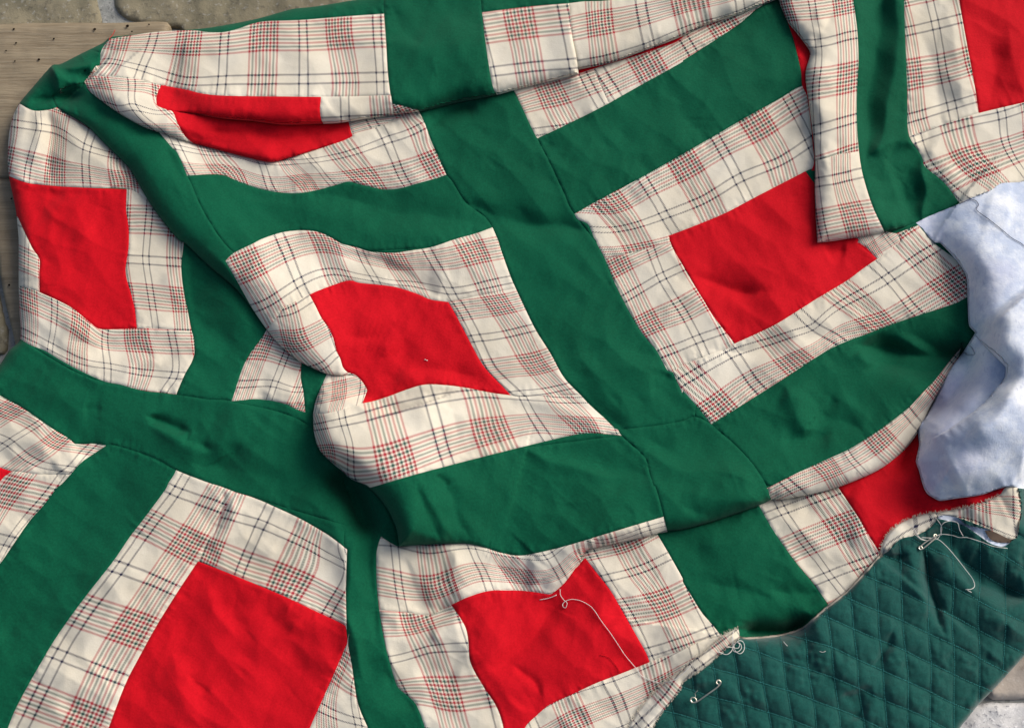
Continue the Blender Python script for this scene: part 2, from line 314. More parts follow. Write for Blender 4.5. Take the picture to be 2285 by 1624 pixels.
# green sashing lying over the left block
patch('green', pts('00 350,650 380,715 420,745 500,790 590,850 700,960 860,1120 905,1190 970,1305 1030,1400 1130,1530 1200,1610 01 1235,0 1400,155 1600,330 1785,580 1900,400 1600,100 1490,-40 00 1400,1480 1330,1350 1280,1230 1252,1175 1500,1000 1050,800 600,560 420,600'))
patch('green', pts('10 700,1168 830,1350 960,1450 1010,1520 900,1624 -200,1700 00 1600,1700 1500,1624 1400,1480 1330,1350 1280,1230 1250,1170 1400,1100 1900,1200 10 0,1100 500,1100'))
# upper left block
patch('plaid', pts('00 1060,880 1150,985 1180,1012 1210,1070 1252,1175 1400,1165 1500,1172 1600,1215 1750,1265 1900,1289 2000,1290 2100,1275 2200,1250 2284,1225 10 50,1214 150,1238 280,1265 380,1261 500,1228 640,1190 702,1168 640,1030 600,940 560,830 515,735 300,700 0,850 00 1800,950'),
 '00 1190,985,-.5,.5 1310,1140,-.4,1 1450,1090,0,.8 1420,1030,0,.5 1520,1150,0,1 1750,1080,.5,.5 1810,1265,.5,1.1 1930,1100,1,.55 2050,1210,1,1 2060,1050,1.5,.4 2170,1180,1.5,.9 10 20,1035,2,.5 110,1140,2,.85 200,1235,2,1.1 262,850,2.5,.25 305,935,2.5,.5 370,1095,2.5,.85 400,1170,2.5,1.0 490,790,3,.3 550,835,3,.5 570,950,3,.7 640,1085,3,1')
patch('plaid', pts('10 30,800 300,740 440,750 425,766 250,845 78,894'), '10 60,850,.2,0 200,810,.5,0 400,770,.9,-.05 230,850,.5,.15 120,880,.3,.17')
patch('red', pts('00 1040,640 1100,720 1190,830 1240,910 1290,957 1450,1000 1600,1040 1795,1084 1900,1068 2284,945 10 75,911 62,870 45,800 00 2200,760 1500,700'), seam=True, name='AR')
patch('plaid', pts('00 565,545 600,500 640,440 900,450 1100,560 1060,700 1150,742 1190,830 1240,910 1290,957 1080,890 960,848 800,760 700,690 600,610'),
 '00 650,540,0,0 885,560,.5,0 1010,580,.8,.05 700,680,0,.45 880,690,.5,.45 800,735,.2,.5 1060,870,.5,1 1180,880,.75,1.05 1050,700,.85,.3')
patch('plaid', pts('00 2130,640 2284,640 10 200,635 330,630 355,768 200,790 0,820 00 2165,828 2150,800 2140,730 2146,660'),
 '10 20,650,.5,.2 25,780,.5,.45 275,645,1,.2 290,770,1,.45 355,700,1.15,.3 00 2160,650,.22,.2 2165,800,.22,.47')
patch('red', pts('00 1080,568 1250,600 1350,625 1500,640 1900,645 2148,648 2140,730 2148,800 2165,828 1900,835 1700,812 1500,795 1300,760 1150,742 1060,712 1047,700 1048,640'), name='AR')
patch('plaid', pts('00 575,540 620,500 640,508 820,512 1000,548 1080,568 1250,600 1350,625 1500,640 1900,645 2284,645 10 200,640 328,636 310,480 300,300 285,92 00 2284,112 2000,135 1780,142 1700,156 1600,190 1500,215 1400,215 1280,203 1050,213 860,240 740,262 700,300 675,350 665,440 620,490'),
 '00 775,295,0,0 745,405,0,.5 1015,290,.5,0 945,455,.5,.5 1260,280,1,0 1225,540,1,.5 1500,270,1.5,0 1485,537,1.5,.5 1765,240,2,0 1755,533,2,.5 2030,240,2.5,0 2030,530,2.5,.5 10 -20,225,3,0 35,522,3,.5 240,210,3.5,0 258,517,3.5,.5 00 640,530,0,.8')
# upper middle block
patch('plaid', pts('10 1150,600 1320,560 1590,480 1700,440 1720,520 1737,575 1790,690 1650,762 1500,835 1310,925 1270,850 1210,720'),
 '10 1190,700,-.45,0 1410,635,0,0 1510,830,0,.45 1650,560,.5,0 1720,700,.48,.35 1250,800,-.4,.3')
patch('plaid', pts('10 1680,440 2000,330 2284,200 20 120,150 470,40 640,-10 500,55 370,165 150,310 0,405 10 2284,412 2000,570 1790,690 1735,572'),
 '10 1790,560,.5,0 1850,650,.5,.25 2050,440,1,0 2100,530,1,.25 20 30,290,1.5,0 270,170,2,0 300,210,2,.1')
patch('red', pts('10 1560,450 1800,400 2284,200 20 60,190 10 2250,275 2100,330 1950,380 1780,430 1585,493'))
patch('plaid', pts('10 1500,25 1620,10 1800,0 2000,-60 20 820,-80 640,-8 470,58 370,100 120,180 10 2284,243 2000,350 1800,420 1588,466 1540,400'),
 '10 1570,180,.65,0 1720,150,1,0 1755,400,1,.5 2015,95,1.5,0 2060,305,1.5,.5 20 40,20,2,0 80,175,2,.5 370,-60,2.5,0 390,80,2.5,.5 600,-40,3,.45')
patch('plaid', pts('10 941,83 1250,45 1522,22 1530,100 1545,250 1572,380 1588,494 1400,543 1200,592 1042,635 1020,600 1000,520 965,290'),
 '10 955,190,-.45,0 1000,480,-.5,.5 1195,155,0,0 1250,450,0,.5 1275,590,0,.75 1495,120,.5,0 1555,425,.5,.5')
# big block on the right
patch('plaid', pts('20 1100,1500 1700,1400 1700,20 1690,1624 21 1420,5 1300,105 1170,0 20 1160,1560'),
 'Z 1075,470,.5,-.17 1210,625,.5,.17 900,650,0,-.1 970,770,0,.17 1000,480,.3,-.25')
PATCH.pop()
patch('plaid', pts('Z 700,560 1000,440 1260,470 1310,570 1000,815 850,660'), 'Z 1075,470,.5,-.17 1210,625,.5,.17 900,650,0,-.1 970,770,0,.17 1000,480,.3,-.25')
patch('plaid', pts('Z 990,830 1310,570 1262,465 1545,360 1760,600 2100,860 2300,1100 2350,1500 21 1900,362 1830,400 1650,460 1480,515 1250,600 1000,700 700,890 400,1080 190,1212 120,1120 0,985 11 2284,1010 2215,860 21 0,815 180,745 340,675 600,555 750,465 900,370 1100,250 1200,175 1300,106'),
 '21 40,930,0,-.45 235,1110,0,0 340,735,.5,-.5 470,930,.5,0 610,650,1,-.5 750,790,1,0 770,455,1.5,-.75 880,560,1.5,-.5 1010,630,1.5,0 1120,375,2,-.5 1330,550,2,0 1375,235,2.5,-.5 1540,440,2.5,0 1590,90,3,-.5 1800,285,3,0')
patch('plaid', pts('11 1765,110 1900,75 2090,25 2200,-10 2300,0 21 150,400 345,672 300,705 180,746 0,816 11 2215,862 2180,850 2110,720 2060,660 2010,600 1960,520 1890,390 1830,270'),
 '11 1840,140,0,0 2070,40,.0,.5 1890,375,.5,-.15 1945,340,.5,0 2140,225,.5,.5 2284,160,.5,.85 2040,545,1,0 2284,455,1,.5 21 130,375,1,.85 11 2130,740,1.5,-.05 21 100,640,1.5,.5 250,590,1.5,.85 11 2240,900,1.8,0')
patch('plaid', pts('10 1560,1430 1700,1350 2000,1190 2284,1030 20 450,770 640,665 800,575 950,600 950,1100 820,1145 500,1310 270,1430 0,1540 10 2190,1575 11 2200,5 2090,25 1900,75 1765,110 1740,60 1712,10 10 1705,1610 1690,1590 1650,1500 1580,1465'),
 '10 1810,1370,0,0 1640,1530,-.35,.5 1920,1500,0,.45 2040,1235,.5,0 2160,1440,.5,.5 20 20,1100,1,0 150,1330,1,.5 245,965,1.5,0 370,1195,1.5,.5 505,830,2,0 650,1080,2,.5 680,1200,2,.75 720,690,2.5,0 850,950,2.5,.5')
patch('red', pts('20 820,1145 940,1300 1170,1550 1160,1590 1175,1600 21 1170,0 1300,105 1200,175 1100,250 900,370 750,465 600,555 345,672 150,400 0,150 11 2210,20 10 2190,1575 2284,1540 20 270,1430 500,1310'))
patch('red', pts('20 700,145 740,260 790,470 800,575 830,640 860,850 868,960 880,1080 860,1140 920,1140 950,700 900,300 760,150'))
# green sashing and block of the top right
patch('green', pts('20 1140,-60 1480,-60 1485,150 1495,400 1502,600 1505,860 1530,950 1560,985 1600,1050 1620,1110 1750,1220 1850,1355 1900,1400 1620,1445 1560,1488 1440,1532 1350,1550 1100,1300 1100,100'))
patch('plaid', pts('20 1480,-60 1485,150 1497,400 1502,600 1505,860 1515,912 1750,830 1980,756 2000,700 1900,-60'),
 '20 1490,212,.5,.02 1690,165,.5,.5 1870,120,.5,.9 1505,500,1,-.05 1740,465,1,.5 1925,410,1,.9 1520,790,1.5,-.1 1570,775,1.5,.05 1800,705,1.5,.5 1970,655,1.5,.85 1650,0,.15,.5')
patch('plaid', pts('20 1515,912 1750,830 1980,756 2284,684 2400,650 2400,1240 1900,1500 1850,1358 1750,1222 1620,1112 1600,1050 1560,985 1535,950'),
 '20 1575,925,.5,-.5 1640,1090,.5,-.15 1730,1190,.5,0 1890,1335,.5,.3 1825,840,1,-.5 1915,1080,1,0 2120,1240,1,.3 2140,770,1.5,-.5 2180,1000,1.5,0 2300,960,1.85,0')
patch('red', pts('20 1843,-60 1862,80 1900,290 1950,560 1980,756 2120,722 2284,684 2400,650 2400,-60'))
patch('plaid', pts('20 885,1076 1040,1035 1178,1010 1190,1100 1212,1200 1270,1380 1350,1550 1180,1583 1000,1612 900,1622 883,1300'),
 '20 1060,1190,.5,0 1145,1445,1,0 895,1220,.5,-.5 925,1490,1,-.5 1195,1155,.5,.35 1290,1425,1,.35 1040,1040,.25,-.05')
patch('plaid', pts('20 640,-60 640,0 703,148 760,220 845,335 850,375 820,500 845,700 870,900 885,1076 1040,1035 1178,1010 1168,900 1163,760 1165,600 1175,400 1166,200 1140,0 1135,-60'),
 '20 1085,40,0.05,0 1105,240,.5,0 1112,520,1,0 1105,805,1.5,0 1110,960,1.8,0 905,290,.5,-.5 870,555,1,-.55 900,865,1.5,-.5 940,990,1.75,-.4 880,130,.17,-.5 740,150,.2,-.9 700,20,-.1,-.9 840,340,.6,-.7')
# centre block
patch('plaid', pts('01 1785,580 1740,650 1680,730 1630,820 1600,900 1572,990 1550,1057 1620,1050 1700,1043 1790,1050 1850,1060 1920,1080 1980,1110 2042,1132 2030,1000 2012,900 2012,780 1960,700 1850,600'),
 '01 1750,690,0,0 1880,730,0,.4 1640,945,.5,-.05 1835,940,.5,.5 1970,985,.5,.85 1990,1070,.85,1')
patch('plaid', pts('01 2095,1140 2180,1138 2284,1115 11 140,1070 300,1030 450,975 560,946 700,950 850,970 1000,1000 1135,1018 1350,1020 1600,1015 1660,1080 1770,1180 1875,1288 1700,1270 1600,1275 1500,1293 1200,1365 900,1440 500,1545 230,1624 190,1635 12 170,-5 11 60,1575 01 2284,1520 2200,1450 2130,1370 2100,1260'),
 '11 10,1195,-.5,-.5 60,1530,-.5,0.05 275,1125,0,-.5 370,1450,0,0 590,1050,.5,-.5 670,1340,.5,0 715,1475,.5,.25 935,1005,1,-.5 1000,1255,1,0 1215,1030,1.5,-.5 1310,1200,1.5,0 1450,1050,2,-.5 1640,1225,2,0 1820,1270,2.4,.05 01 2130,1230,-1,-.5 2190,1420,-1,0')
patch('plaid', pts('01 2190,870 2150,960 2110,1060 2095,1140 2180,1138 2284,1115 11 140,1072 250,1000 168,972 130,900 60,870 0,850'),
 '01 2270,985,0,0 2150,1010,0,-.5 2240,1110,.35,0 11 130,950,.0,.45 01 2284,890,-.25,.1')
patch('plaid', pts('01 1785,580 1850,500 1900,430 2070,345 2284,300 11 100,700 200,1000 168,972 130,912 60,882 01 2284,888 2190,877 2100,840 2000,790 1900,710 1850,660'),
 '01 1960,660,0,0 2200,565,0,.45 1900,470,-.5,-.05 2080,370,-.5,.4 2080,800,.4,0 2180,810,.5,.15 2240,745,.5,.4 1880,640,0,-.2')
patch('plaid', pts('11 700,385 900,355 1166,302 1230,440 1300,580 1400,740 1490,900 1600,1015 1350,1021 1135,1018 900,900'),
 '11 810,450,0,-.5 1060,415,0,0 1180,390,0,.3 905,635,.5,-.5 1180,590,.5,0 1300,560,.5,.3 1010,850,1,-.5 1300,815,1,0 1410,775,1,.3 1160,990,1.45,-.5 1440,975,1.5,0')
patch('plaid', pts('01 1508,120 1560,70 1700,0 00 1750,1598 1880,1555 2000,1540 2100,1545 2180,1570 2250,1608 11 0,5 100,30 200,58 350,66 450,52 600,28 760,-25 10 900,1560 1010,1520 1050,1624 11 1055,10 1090,110 1130,220 1166,304 900,356 760,387 715,394 600,378 500,337 350,292 120,266 60,250 0,262 01 2150,310 2070,345 1980,390 1900,430 1850,500 1785,580 1690,440 1600,280'),
 '01 1660,150,0,0 1800,395,0,.5 1910,40,.5,0 2000,265,.5,.5 2190,0,1,0 2250,190,1,.5 11 135,80,1.5,0 225,240,1.5,.5 365,135,2,0 460,270,2,.5 610,115,2.5,0 725,322,2.5,.5 895,60,3,0 985,275,3,.5 1070,30,3.4,0 1130,245,3.35,.5')
patch('red', pts('11 0,262 60,250 120,266 350,292 500,337 600,378 715,394 760,470 850,640 950,820 1080,960 1135,1018 1000,1000 850,970 700,950 560,946 450,975 300,1030 200,1060 140,1070 172,985 165,965 130,915 90,880 40,862 10,830 01 2275,770 2250,720 2230,640 2200,570 2150,500 2110,420 2070,345 2150,310'))
# lower left blocks
patch('plaid', pts('01 -100,960 0,1020 130,1090 250,1170 350,1240 450,1300 515,1355 620,1340 712,1352 640,1400 540,1470 460,1560 390,1624 02 300,0 0,100 -200,0'),
 '01 90,1100,0,-.05 270,1200,.5,0 60,1330,.5,.5 380,1310,1,0 190,1440,1,.5 50,1550,1,.85 560,1400,1.5,.15 470,1510,1.5,.5')
patch('plaid', pts('01 470,1548 390,1624 02 290,130 200,232 90,390 0,520 -200,760 -200,100 01 0,1590 78,1527 250,1545'),
 '02 290,90,0,.5 60,40,0,0 60,370,.5,.5 -100,330,.5,0')
patch('red', pts('01 -200,1420 0,1500 80,1527 30,1560 0,1590 -200,1700'))
patch('plaid', pts('12 60,950 20,1080 02 2100,1400 1950,1720 12 220,1720 180,1624 110,1450 70,1200 45,1050'),
 '02 2270,1200,0,0 2180,1500,.5,0 12 90,1300,0,.5 60,1540,.45,.4 120,1620,.6,.5')
patch('plaid', pts('02 1575,42 1700,80 1850,145 2000,215 2150,300 2220,345 2284,395 12 38,425 30,700 35,960 02 2284,920 2100,832 1900,737 1700,652 1500,571 1325,503 1390,370 1440,300 1470,210 1510,140'),
 '02 1560,100,.05,.3 1495,185,.0,.5 1390,445,0,1 1808,130,.5,.2 1745,255,.5,.5 1615,550,.5,1 2085,270,1,.2 2040,385,1,.5 1925,650,1,1 2284,515,1.4,.5 2230,780,1.5,1 12 20,440,1.55,.3')
patch('plaid', pts('01 1178,1518 1160,1555 1130,1600 02 1110,20 970,210 870,340 760,500 580,730 440,920 340,1070 190,1330 100,1500 50,1624 10,1720 750,1720 1330,503 1390,370 1440,300 1470,210 1510,140 1575,42 1480,5 01 1390,1600 1270,1555'),
 '02 1010,260,0,.5 1250,390,0,1 1180,40,-.5,.5 1410,120,-.5,1 805,550,.5,.5 1070,650,.5,1 575,850,1,.5 880,950,1,1 400,1130,1.5,.5 705,1250,1.5,1 240,1440,2,.5 570,1560,2,1')
patch('red', pts('02 1325,503 1500,571 1700,652 1900,737 2100,832 2284,918 12 30,938 40,1045 20,1092 02 2250,1220 2170,1400 2080,1600 2030,1720 690,1720 770,1500 850,1300 950,1110 1050,930 1200,690'))
# bottom centre block
patch('plaid', pts('12 1200,1620 1390,1465 1700,1320 2062,1178 2284,1093 22 200,980 370,955 383,1016 0,1400 12 2040,1750 1000,1750'),
 '12 1495,1430,0,-.4 1550,1570,0,0 1780,1300,.5,-.5 1860,1450,.5,0 2100,1190,1,-.45 2130,1330,1,0 1300,1624,-.5,-.2 2284,1250,1.3,0')
patch('plaid', pts('12 1600,420 2000,330 2112,320 2200,470 2284,620 22 0,640 60,740 130,850 200,930 257,1003 120,1040 12 2284,1095 2150,1140 2062,1178 1900,1000 1600,600'),
 '12 1900,390,.05,0 1750,620,.5,-.55 1990,560,.5,0 2195,468,.5,.35 1885,845,1,-.55 2165,800,1,0 22 60,715,1,.5 12 2040,1115,1.5,-.5 2280,1040,1.5,0.0 22 150,985,1.5,.4')
patch('plaid', pts('12 253,828 450,848 590,862 735,795 900,900 1100,1700 1090,1760 570,1760 560,1624 500,1460 440,1400 375,1340 330,1200 300,1090 270,940'),
 '12 265,920,0,-.45 500,920,0,0 740,840,0,.4 320,1165,.5,-.45 590,1090,.5,0 850,1078,.5,.45 400,1375,1,-.5 690,1395,1,0 940,1370,1,.4 740,1580,1.3,0 560,1560,1.35,-.35')
patch('red', pts('12 735,795 850,742 1000,700 1200,690 1550,560 1630,480 1700,570 1800,700 1870,820 1950,960 2040,1120 2062,1178 1870,1255 1700,1320 1550,1390 1390,1465 1300,1540 1230,1612 1180,1750 1085,1750 1085,1624 1040,1480 950,1340 880,1220 857,1150 850,1050 835,960 800,890'))
patch('plaid', pts('12 265,338 320,375 385,405 500,398 700,388 840,387 960,413 1060,445 1180,466 1300,450 1500,402 1800,312 2000,252 2155,206 2163,250 2170,302 2110,322 2000,350 1800,395 1640,436 1600,500 1500,640 1420,712 1390,725 1300,711 1200,700 1000,700 850,742 735,795 590,862 450,848 253,828 240,700 235,600 235,450 250,380'),
 '12 355,400,.5,-.45 385,670,.5,0 590,425,1,-.5 630,685,1,0 870,400,1.5,-.5 950,570,1.5,0 1060,450,2,-.5 1185,600,2,0 1395,470,2.5,-.5 1460,575,2.5,0 1715,375,3,-.5 1610,450,2.9,0 2030,290,3.5,-.5')
# lower right block
patch('plaid', pts('22 513,138 600,90 800,60 1030,0 1045,15 1100,100 1180,220 1250,340 1330,462 1240,570 1100,720 978,802 880,660 740,490 600,290'),
 '22 575,200,-.5,-.75 665,165,-.5,-.5 960,60,-.5,0 705,430,0,-.8 810,380,0,-.5 1100,265,0,0 880,640,.5,-.8 975,600,.5,-.5 1220,510,.5,0 1060,700,.75,-.5')
patch('red', pts('22 1040,12 21 1300,1450 1560,1150 1700,1300 22 1700,50 2284,-50 2220,40 2120,60 2060,90 1900,140 1750,170 1600,192 1480,237 1400,290 1350,350 1328,420 1325,462 1250,340 1180,220 1100,100'))
patch('plaid', pts('21 560,1640 700,1570 800,1520 900,1475 1000,1430 1100,1385 1200,1325 1350,1225 1500,1110 1620,985 1700,900 1800,770 1860,700 1840,770 1745,945 1650,1110 1580,1255 1500,1365 1400,1455 1300,1522 1150,1590 22 1000,22 850,60 700,90 593,98 580,60 572,20'),
 '21 700,1610,-.5,0 985,1500,0,0 1120,1440,.5,0 1310,1310,1,0 1520,1150,1.5,0 1690,930,2,0 1050,1620,0,.35 1400,1400,1,.3 1750,780,2.4,-.1 1560,1200,1.5,.3')
# quilted backing, its pale flannel side, hems turned over it
patch('teal', cv('raw')+cv('hemV')[1:]+cv('backingEdge', True)+pts('D 2400,1000 2330,1050 2285,1060 22 2284,-20 2215,60 2220,330 2100,300 1950,240 1760,190 1600,250 1500,290 1420,370 1350,425'))
patch('plaid', pts('12 1880,1760 1920,1600 1990,1490 2100,1370 2200,1280 2284,1235 22 0,1215 130,1110 257,1003 310,975 372,950 378,985 383,1016 300,1083 200,1168 100,1250 0,1312 12 2270,1360 2150,1510 2080,1624 2040,1760'),
 '22 370,985,2.45,.5 180,1130,1.7,.5 0,1265,1.32,.5 12 2200,1400,1.0,.5 2050,1560,.6,.5 22 400,1030,2.45,.61 215,1175,1.7,.61 12 2240,1440,1,.61 22 345,945,2.45,.4 12 2150,1350,1,.38 2000,1500,.6,.38')
patch('flannel', pts('22 1690,215 1800,190 1900,260 2100,300 2230,330 2200,370 2140,405 2060,385 1950,310 1880,265 1800,240'), name='lining')
patch('shade_gap', pts('22 2020,300 2100,300 2215,345 2190,380 2100,378 2050,350'))  # dark opening under the hem lobe, its shade painted as a brown patch
patch('plaid', pts('22 1322,462 1325,415 1350,350 1400,290 1480,237 1600,192 1690,180 1760,190 1710,205 1690,240 1640,290 1560,330 1470,350 1420,385 1375,435 1330,465'),
 '22 1340,440,.27,.43 1420,350,.35,.44 1520,285,.42,.44 1620,235,.5,.44 1690,210,.6,.44 1370,420,.3,.5 1560,325,.45,.52')
patch('plaid', pts('22 1690,182 1750,170 1900,140 2060,90 2120,60 2160,10 2235,-10 2258,80 2260,200 2237,345 2195,358 2100,314 1950,250 1850,215 1760,197 1700,200'),
 '22 1957,215,0,.40 2000,150,.07,.1 2040,130,.15,0 2214,145,.45,0 2214,80,.45,-.15 2214,205,.45,.15 1730,190,-.38,.447 1890,214,-.11,.447 2085,290,.2,.447 2193,332,.38,.447 2120,230,.28,.28 1850,185,-.17,.37')
patch('flannel', cv('flannel')+pts('D 2350,1095 2350,370 20 2284,1210 2130,1226 2060,1272 1900,1335 1850,1362 1640,1448'))

NP_ = len(PATCH)
def label_at(X, Y):
    r = np.full(X.shape, -1, int)
    for i, p in enumerate(PATCH): r[inpoly(X, Y, p['P'])] = i
    return r
GROUP = {'teal': 2, 'flannel': 3}
# ------------------------------------------------------------------ one planar triangulation of the whole cloth
STEP = 3.6
gx = np.arange(-40, 2326, STEP); gy = np.arange(-36, 1661, STEP*.87)
GX, GY = np.meshgrid(gx, gy); GX = GX+(np.arange(len(gy)) % 2)[:, None]*STEP*.5
V = [np.stack([GX.ravel(), GY.ravel()], 1)]
bound = []; seampts = []
for i, p in enumerate(PATCH):
    P = p['P']; Q = np.roll(P, -1, 0); M = (P+Q)/2; D_ = Q-P; L_ = np.linalg.norm(D_, axis=1, keepdims=True)+1e-9
    N_ = np.stack([-D_[:, 1], D_[:, 0]], 1)/L_
    la = label_at(M[:, 0]+N_[:, 0]*.8, M[:, 1]+N_[:, 1]*.8); lb = label_at(M[:, 0]-N_[:, 0]*.8, M[:, 1]-N_[:, 1]*.8)
    ok = (la != lb) & ((la == i) | (lb == i)) & (M[:, 0] > -45) & (M[:, 0] < 2330) & (M[:, 1] > -42) & (M[:, 1] < 1668)
    for a, b, o in zip(P, Q, ok):
        if o: bound.append((a, b))
for P in CP.values():
    for a, b in zip(P[:-1], P[1:]):
        if -42 < a[0] < 2328 and -40 < a[1] < 1665: bound.append((a, b))
B = np.array([[a, b] for a, b in bound])            # n,2,2
# thin the grid next to the boundaries, add rows of points alongside
off = []
for P in CP.values():
    D_ = np.gradient(P, axis=0); D_ /= np.linalg.norm(D_, axis=1, keepdims=True)+1e-9; N_ = np.stack([-D_[:, 1], D_[:, 0]], 1)
    for q in (-2.2, -.8, .8, 2.2): off.append(P+N_*q)
D_ = B[:, 1]-B[:, 0]; N_ = np.stack([-D_[:, 1], D_[:, 0]], 1)/(np.linalg.norm(D_, axis=1, keepdims=True)+1e-9)
for q in (-1.9, 1.9): off.append(B.mean(1)+N_*q)
off = np.concatenate(off); V.append(off[(off[:, 0] > -40) & (off[:, 0] < 2326) & (off[:, 1] > -38) & (off[:, 1] < 1662)])
pts2 = np.concatenate(V); nb = len(pts2)
co = [Vector(p) for p in pts2.tolist()]
ed = []
for k, (a, b) in enumerate(B.tolist()):
    co.append(Vector(a)); co.append(Vector(b)); ed.append((nb+2*k, nb+2*k+1))
rv, re_, rf, _, _, _ = delaunay_2d_cdt(co, ed, [], 0, 0.12)
VX = np.array([tuple(v) for v in rv]); F = np.array([tuple(f) for f in rf if len(f) == 3])
cen = VX[F].mean(1); lab = label_at(cen[:, 0], cen[:, 1])
inb = inpoly(cen[:, 0], cen[:, 1], PATCH[0]['P']); isq = np.array([p['kind'] in ('green', 'red', 'plaid') for p in PATCH]+[False])
lab[(~inb) & isq[lab] & (cen[:, 0] < 1500)] = -1
# slivers go to their neighbour; separate pieces of one cloth get ids of their own
es = np.sort(np.concatenate([F[:, [0, 1]], F[:, [1, 2]], F[:, [2, 0]]]), 1); et = np.tile(np.arange(len(F)), 3)
key = es[:, 0]*np.int64(len(VX))+es[:, 1]; o_ = np.argsort(key, kind='stable'); ks = key[o_]; same = ks[1:] == ks[:-1]
T1, T2 = et[o_][:-1][same], et[o_][1:][same]
def merged(l): return np.array([-1 if q < 0 else ARID if PATCH[q]['name'] == 'AR' else q for q in range(-1, len(PATCH))])[l+1]
ARID = [i for i, p in enumerate(PATCH) if p['name'] == 'AR'][0]
def comps(lb):
    par = list(range(len(F)))
    m = lb[T1] == lb[T2]
    for a, b in zip(T1[m].tolist(), T2[m].tolist()):
        while par[a] != a: par[a] = par[par[a]]; a = par[a]
        while par[b] != b: par[b] = par[par[b]]; b = par[b]
        if a != b: par[b] = a
    for i in range(len(par)):
        r_ = i
        while par[r_] != r_: r_ = par[r_]
        par[i] = r_
    return np.array(par)
for _ in range(2):
    cp = comps(merged(lab)); cnt = np.bincount(cp, minlength=len(F)); small = (cnt[cp] < 130) & (lab >= 0)
    for a, b in ((T1, T2), (T2, T1)):
        m = small[a] & ~small[b] & (lab[b] >= 0)
        best = {}
        for c_, l_ in zip(cp[a[m]].tolist(), lab[b[m]].tolist()): best.setdefault(c_, []).append(l_)
        for i in np.nonzero(small)[0].tolist():
            if cp[i] in best: lab[i] = max(set(best[cp[i]]), key=best[cp[i]].count)
        small = small & (~np.isin(cp, list(best)))
cp = comps(merged(lab))
# height
KIND = np.array([{'green': 0, 'red': 1, 'plaid': 2, 'teal': 3, 'flannel': 4, 'shade_gap': 5}[p['kind']] for p in PATCH]+[9])
CRISP = np.where(KIND[label_at(VX[:, 0], VX[:, 1])] == 4, .15, 1.0)
H = relief(VX[:, 0], VX[:, 1])
# seams: grooves and puckers where two patches meet
kt = kdtree.KDTree(len(B)); 
cumul = np.cumsum(np.linalg.norm(B[:, 1]-B[:, 0], axis=1))
for k, (a, b) in enumerate(B): kt.insert((float(a[0]+b[0])/2, float(a[1]+b[1])/2, 0), k)
kt.balance()
BL = B.tolist(); dS = np.full(len(VX), 99.); sS = np.zeros(len(VX))
for k, (x, y) in enumerate(VX.tolist()):
    for c, i_, dd in kt.find_n((x, y, 0), 3):
        a_, b_ = BL[i_]; ux, uy = b_[0]-a_[0], b_[1]-a_[1]; L2 = ux*ux+uy*uy+1e-9
        tt = min(1, max(0, ((x-a_[0])*ux+(y-a_[1])*uy)/L2)); dd = math.hypot(x-a_[0]-tt*ux, y-a_[1]-tt*uy)
        if dd < dS[k]: dS[k] = dd; sS[k] = cumul[i_]+tt*math.sqrt(L2)
vl = label_at(VX[:, 0], VX[:, 1]); vk = KIND[vl]
cloth = (vk < 3)
H = np.where(cloth, H-.85*np.exp(-(dS/1.9)**2)+.25*np.exp(-((dS-7)/5)**2), H)
puck = perlin(sS/19, dS/60, 41)+.6*perlin(sS/9, dS/40, 42)
H = np.where(cloth, H+2.3*puck*np.exp(-dS/15)*sm(dS/4)*sm((perlin(VX[:, 0]/120, VX[:, 1]/120, 43)+.3)*2), H)
# quilting of the backing
def quilt_ab(X, Y):
    x = X+9*perlin(X/120, Y/120, 51); y = Y+9*perlin(X/120, Y/120, 52)
    yy = y-1083-300
    return (x-.13*yy+.00035*(x-1800)*yy)/56, (y-.40*x-.0004*(x-1900)**2*.5)/64
tm = vk == 3
qa, qb = quilt_ab(VX[:, 0], VX[:, 1])
puff = (np.abs(np.sin(np.pi*qa))*np.abs(np.sin(np.pi*qb)))**.45
tw = perlin(VX[:, 0]/26, VX[:, 1]/17, 61)+.7*perlin(VX[:, 0]/12, VX[:, 1]/20, 62)
H = np.where(tm, H+4.6*puff+(.9+2.2*sm(perlin(VX[:, 0]/80, VX[:, 1]/80, 66)*3))*tw*np.exp(-((1-puff)/.9)**2), H)
fm = vk == 4
H = np.where(fm, H+.6*perlin(VX[:, 0]/38, VX[:, 1]/30, 71)+.2*perlin(VX[:, 0]/15, VX[:, 1]/15, 72), H)
H = np.maximum(H, -6)
outx = np.maximum(VX[:, 0]-2288, 0); outy = np.maximum(np.maximum(VX[:, 1]-1627, -3-VX[:, 1]), 0); outl = np.maximum(-3-VX[:, 0], 0)
kk = sm(np.maximum(np.maximum(outx, outy), outl)/30); H = H*(1-kk)+kk*-4      # outside the frame the cloth comes down to the floor
W3 = place(VX, H/1000.0)

def tps(A):
    A = np.array(A); p = A[:, :2]/100; n = len(p)
    def U(r2): return np.where(r2 > 0, r2*np.log(r2+1e-12), 0)
    K = U(((p[:, None]-p[None])**2).sum(-1))+np.eye(n)*.04
    Pm = np.hstack([np.ones((n, 1)), p]); M = np.zeros((n+3, n+3)); M[:n, :n] = K; M[:n, n:] = Pm; M[n:, :n] = Pm.T
    rhs = np.zeros((n+3, 2)); rhs[:n] = A[:, 2:4]; c = np.linalg.solve(M, rhs)
    def f(X):
        q = X/100
        return U(((q[:, None]-p[None])**2).sum(-1))@c[:n]+np.hstack([np.ones((len(q), 1)), q])@c[n:]
    return f

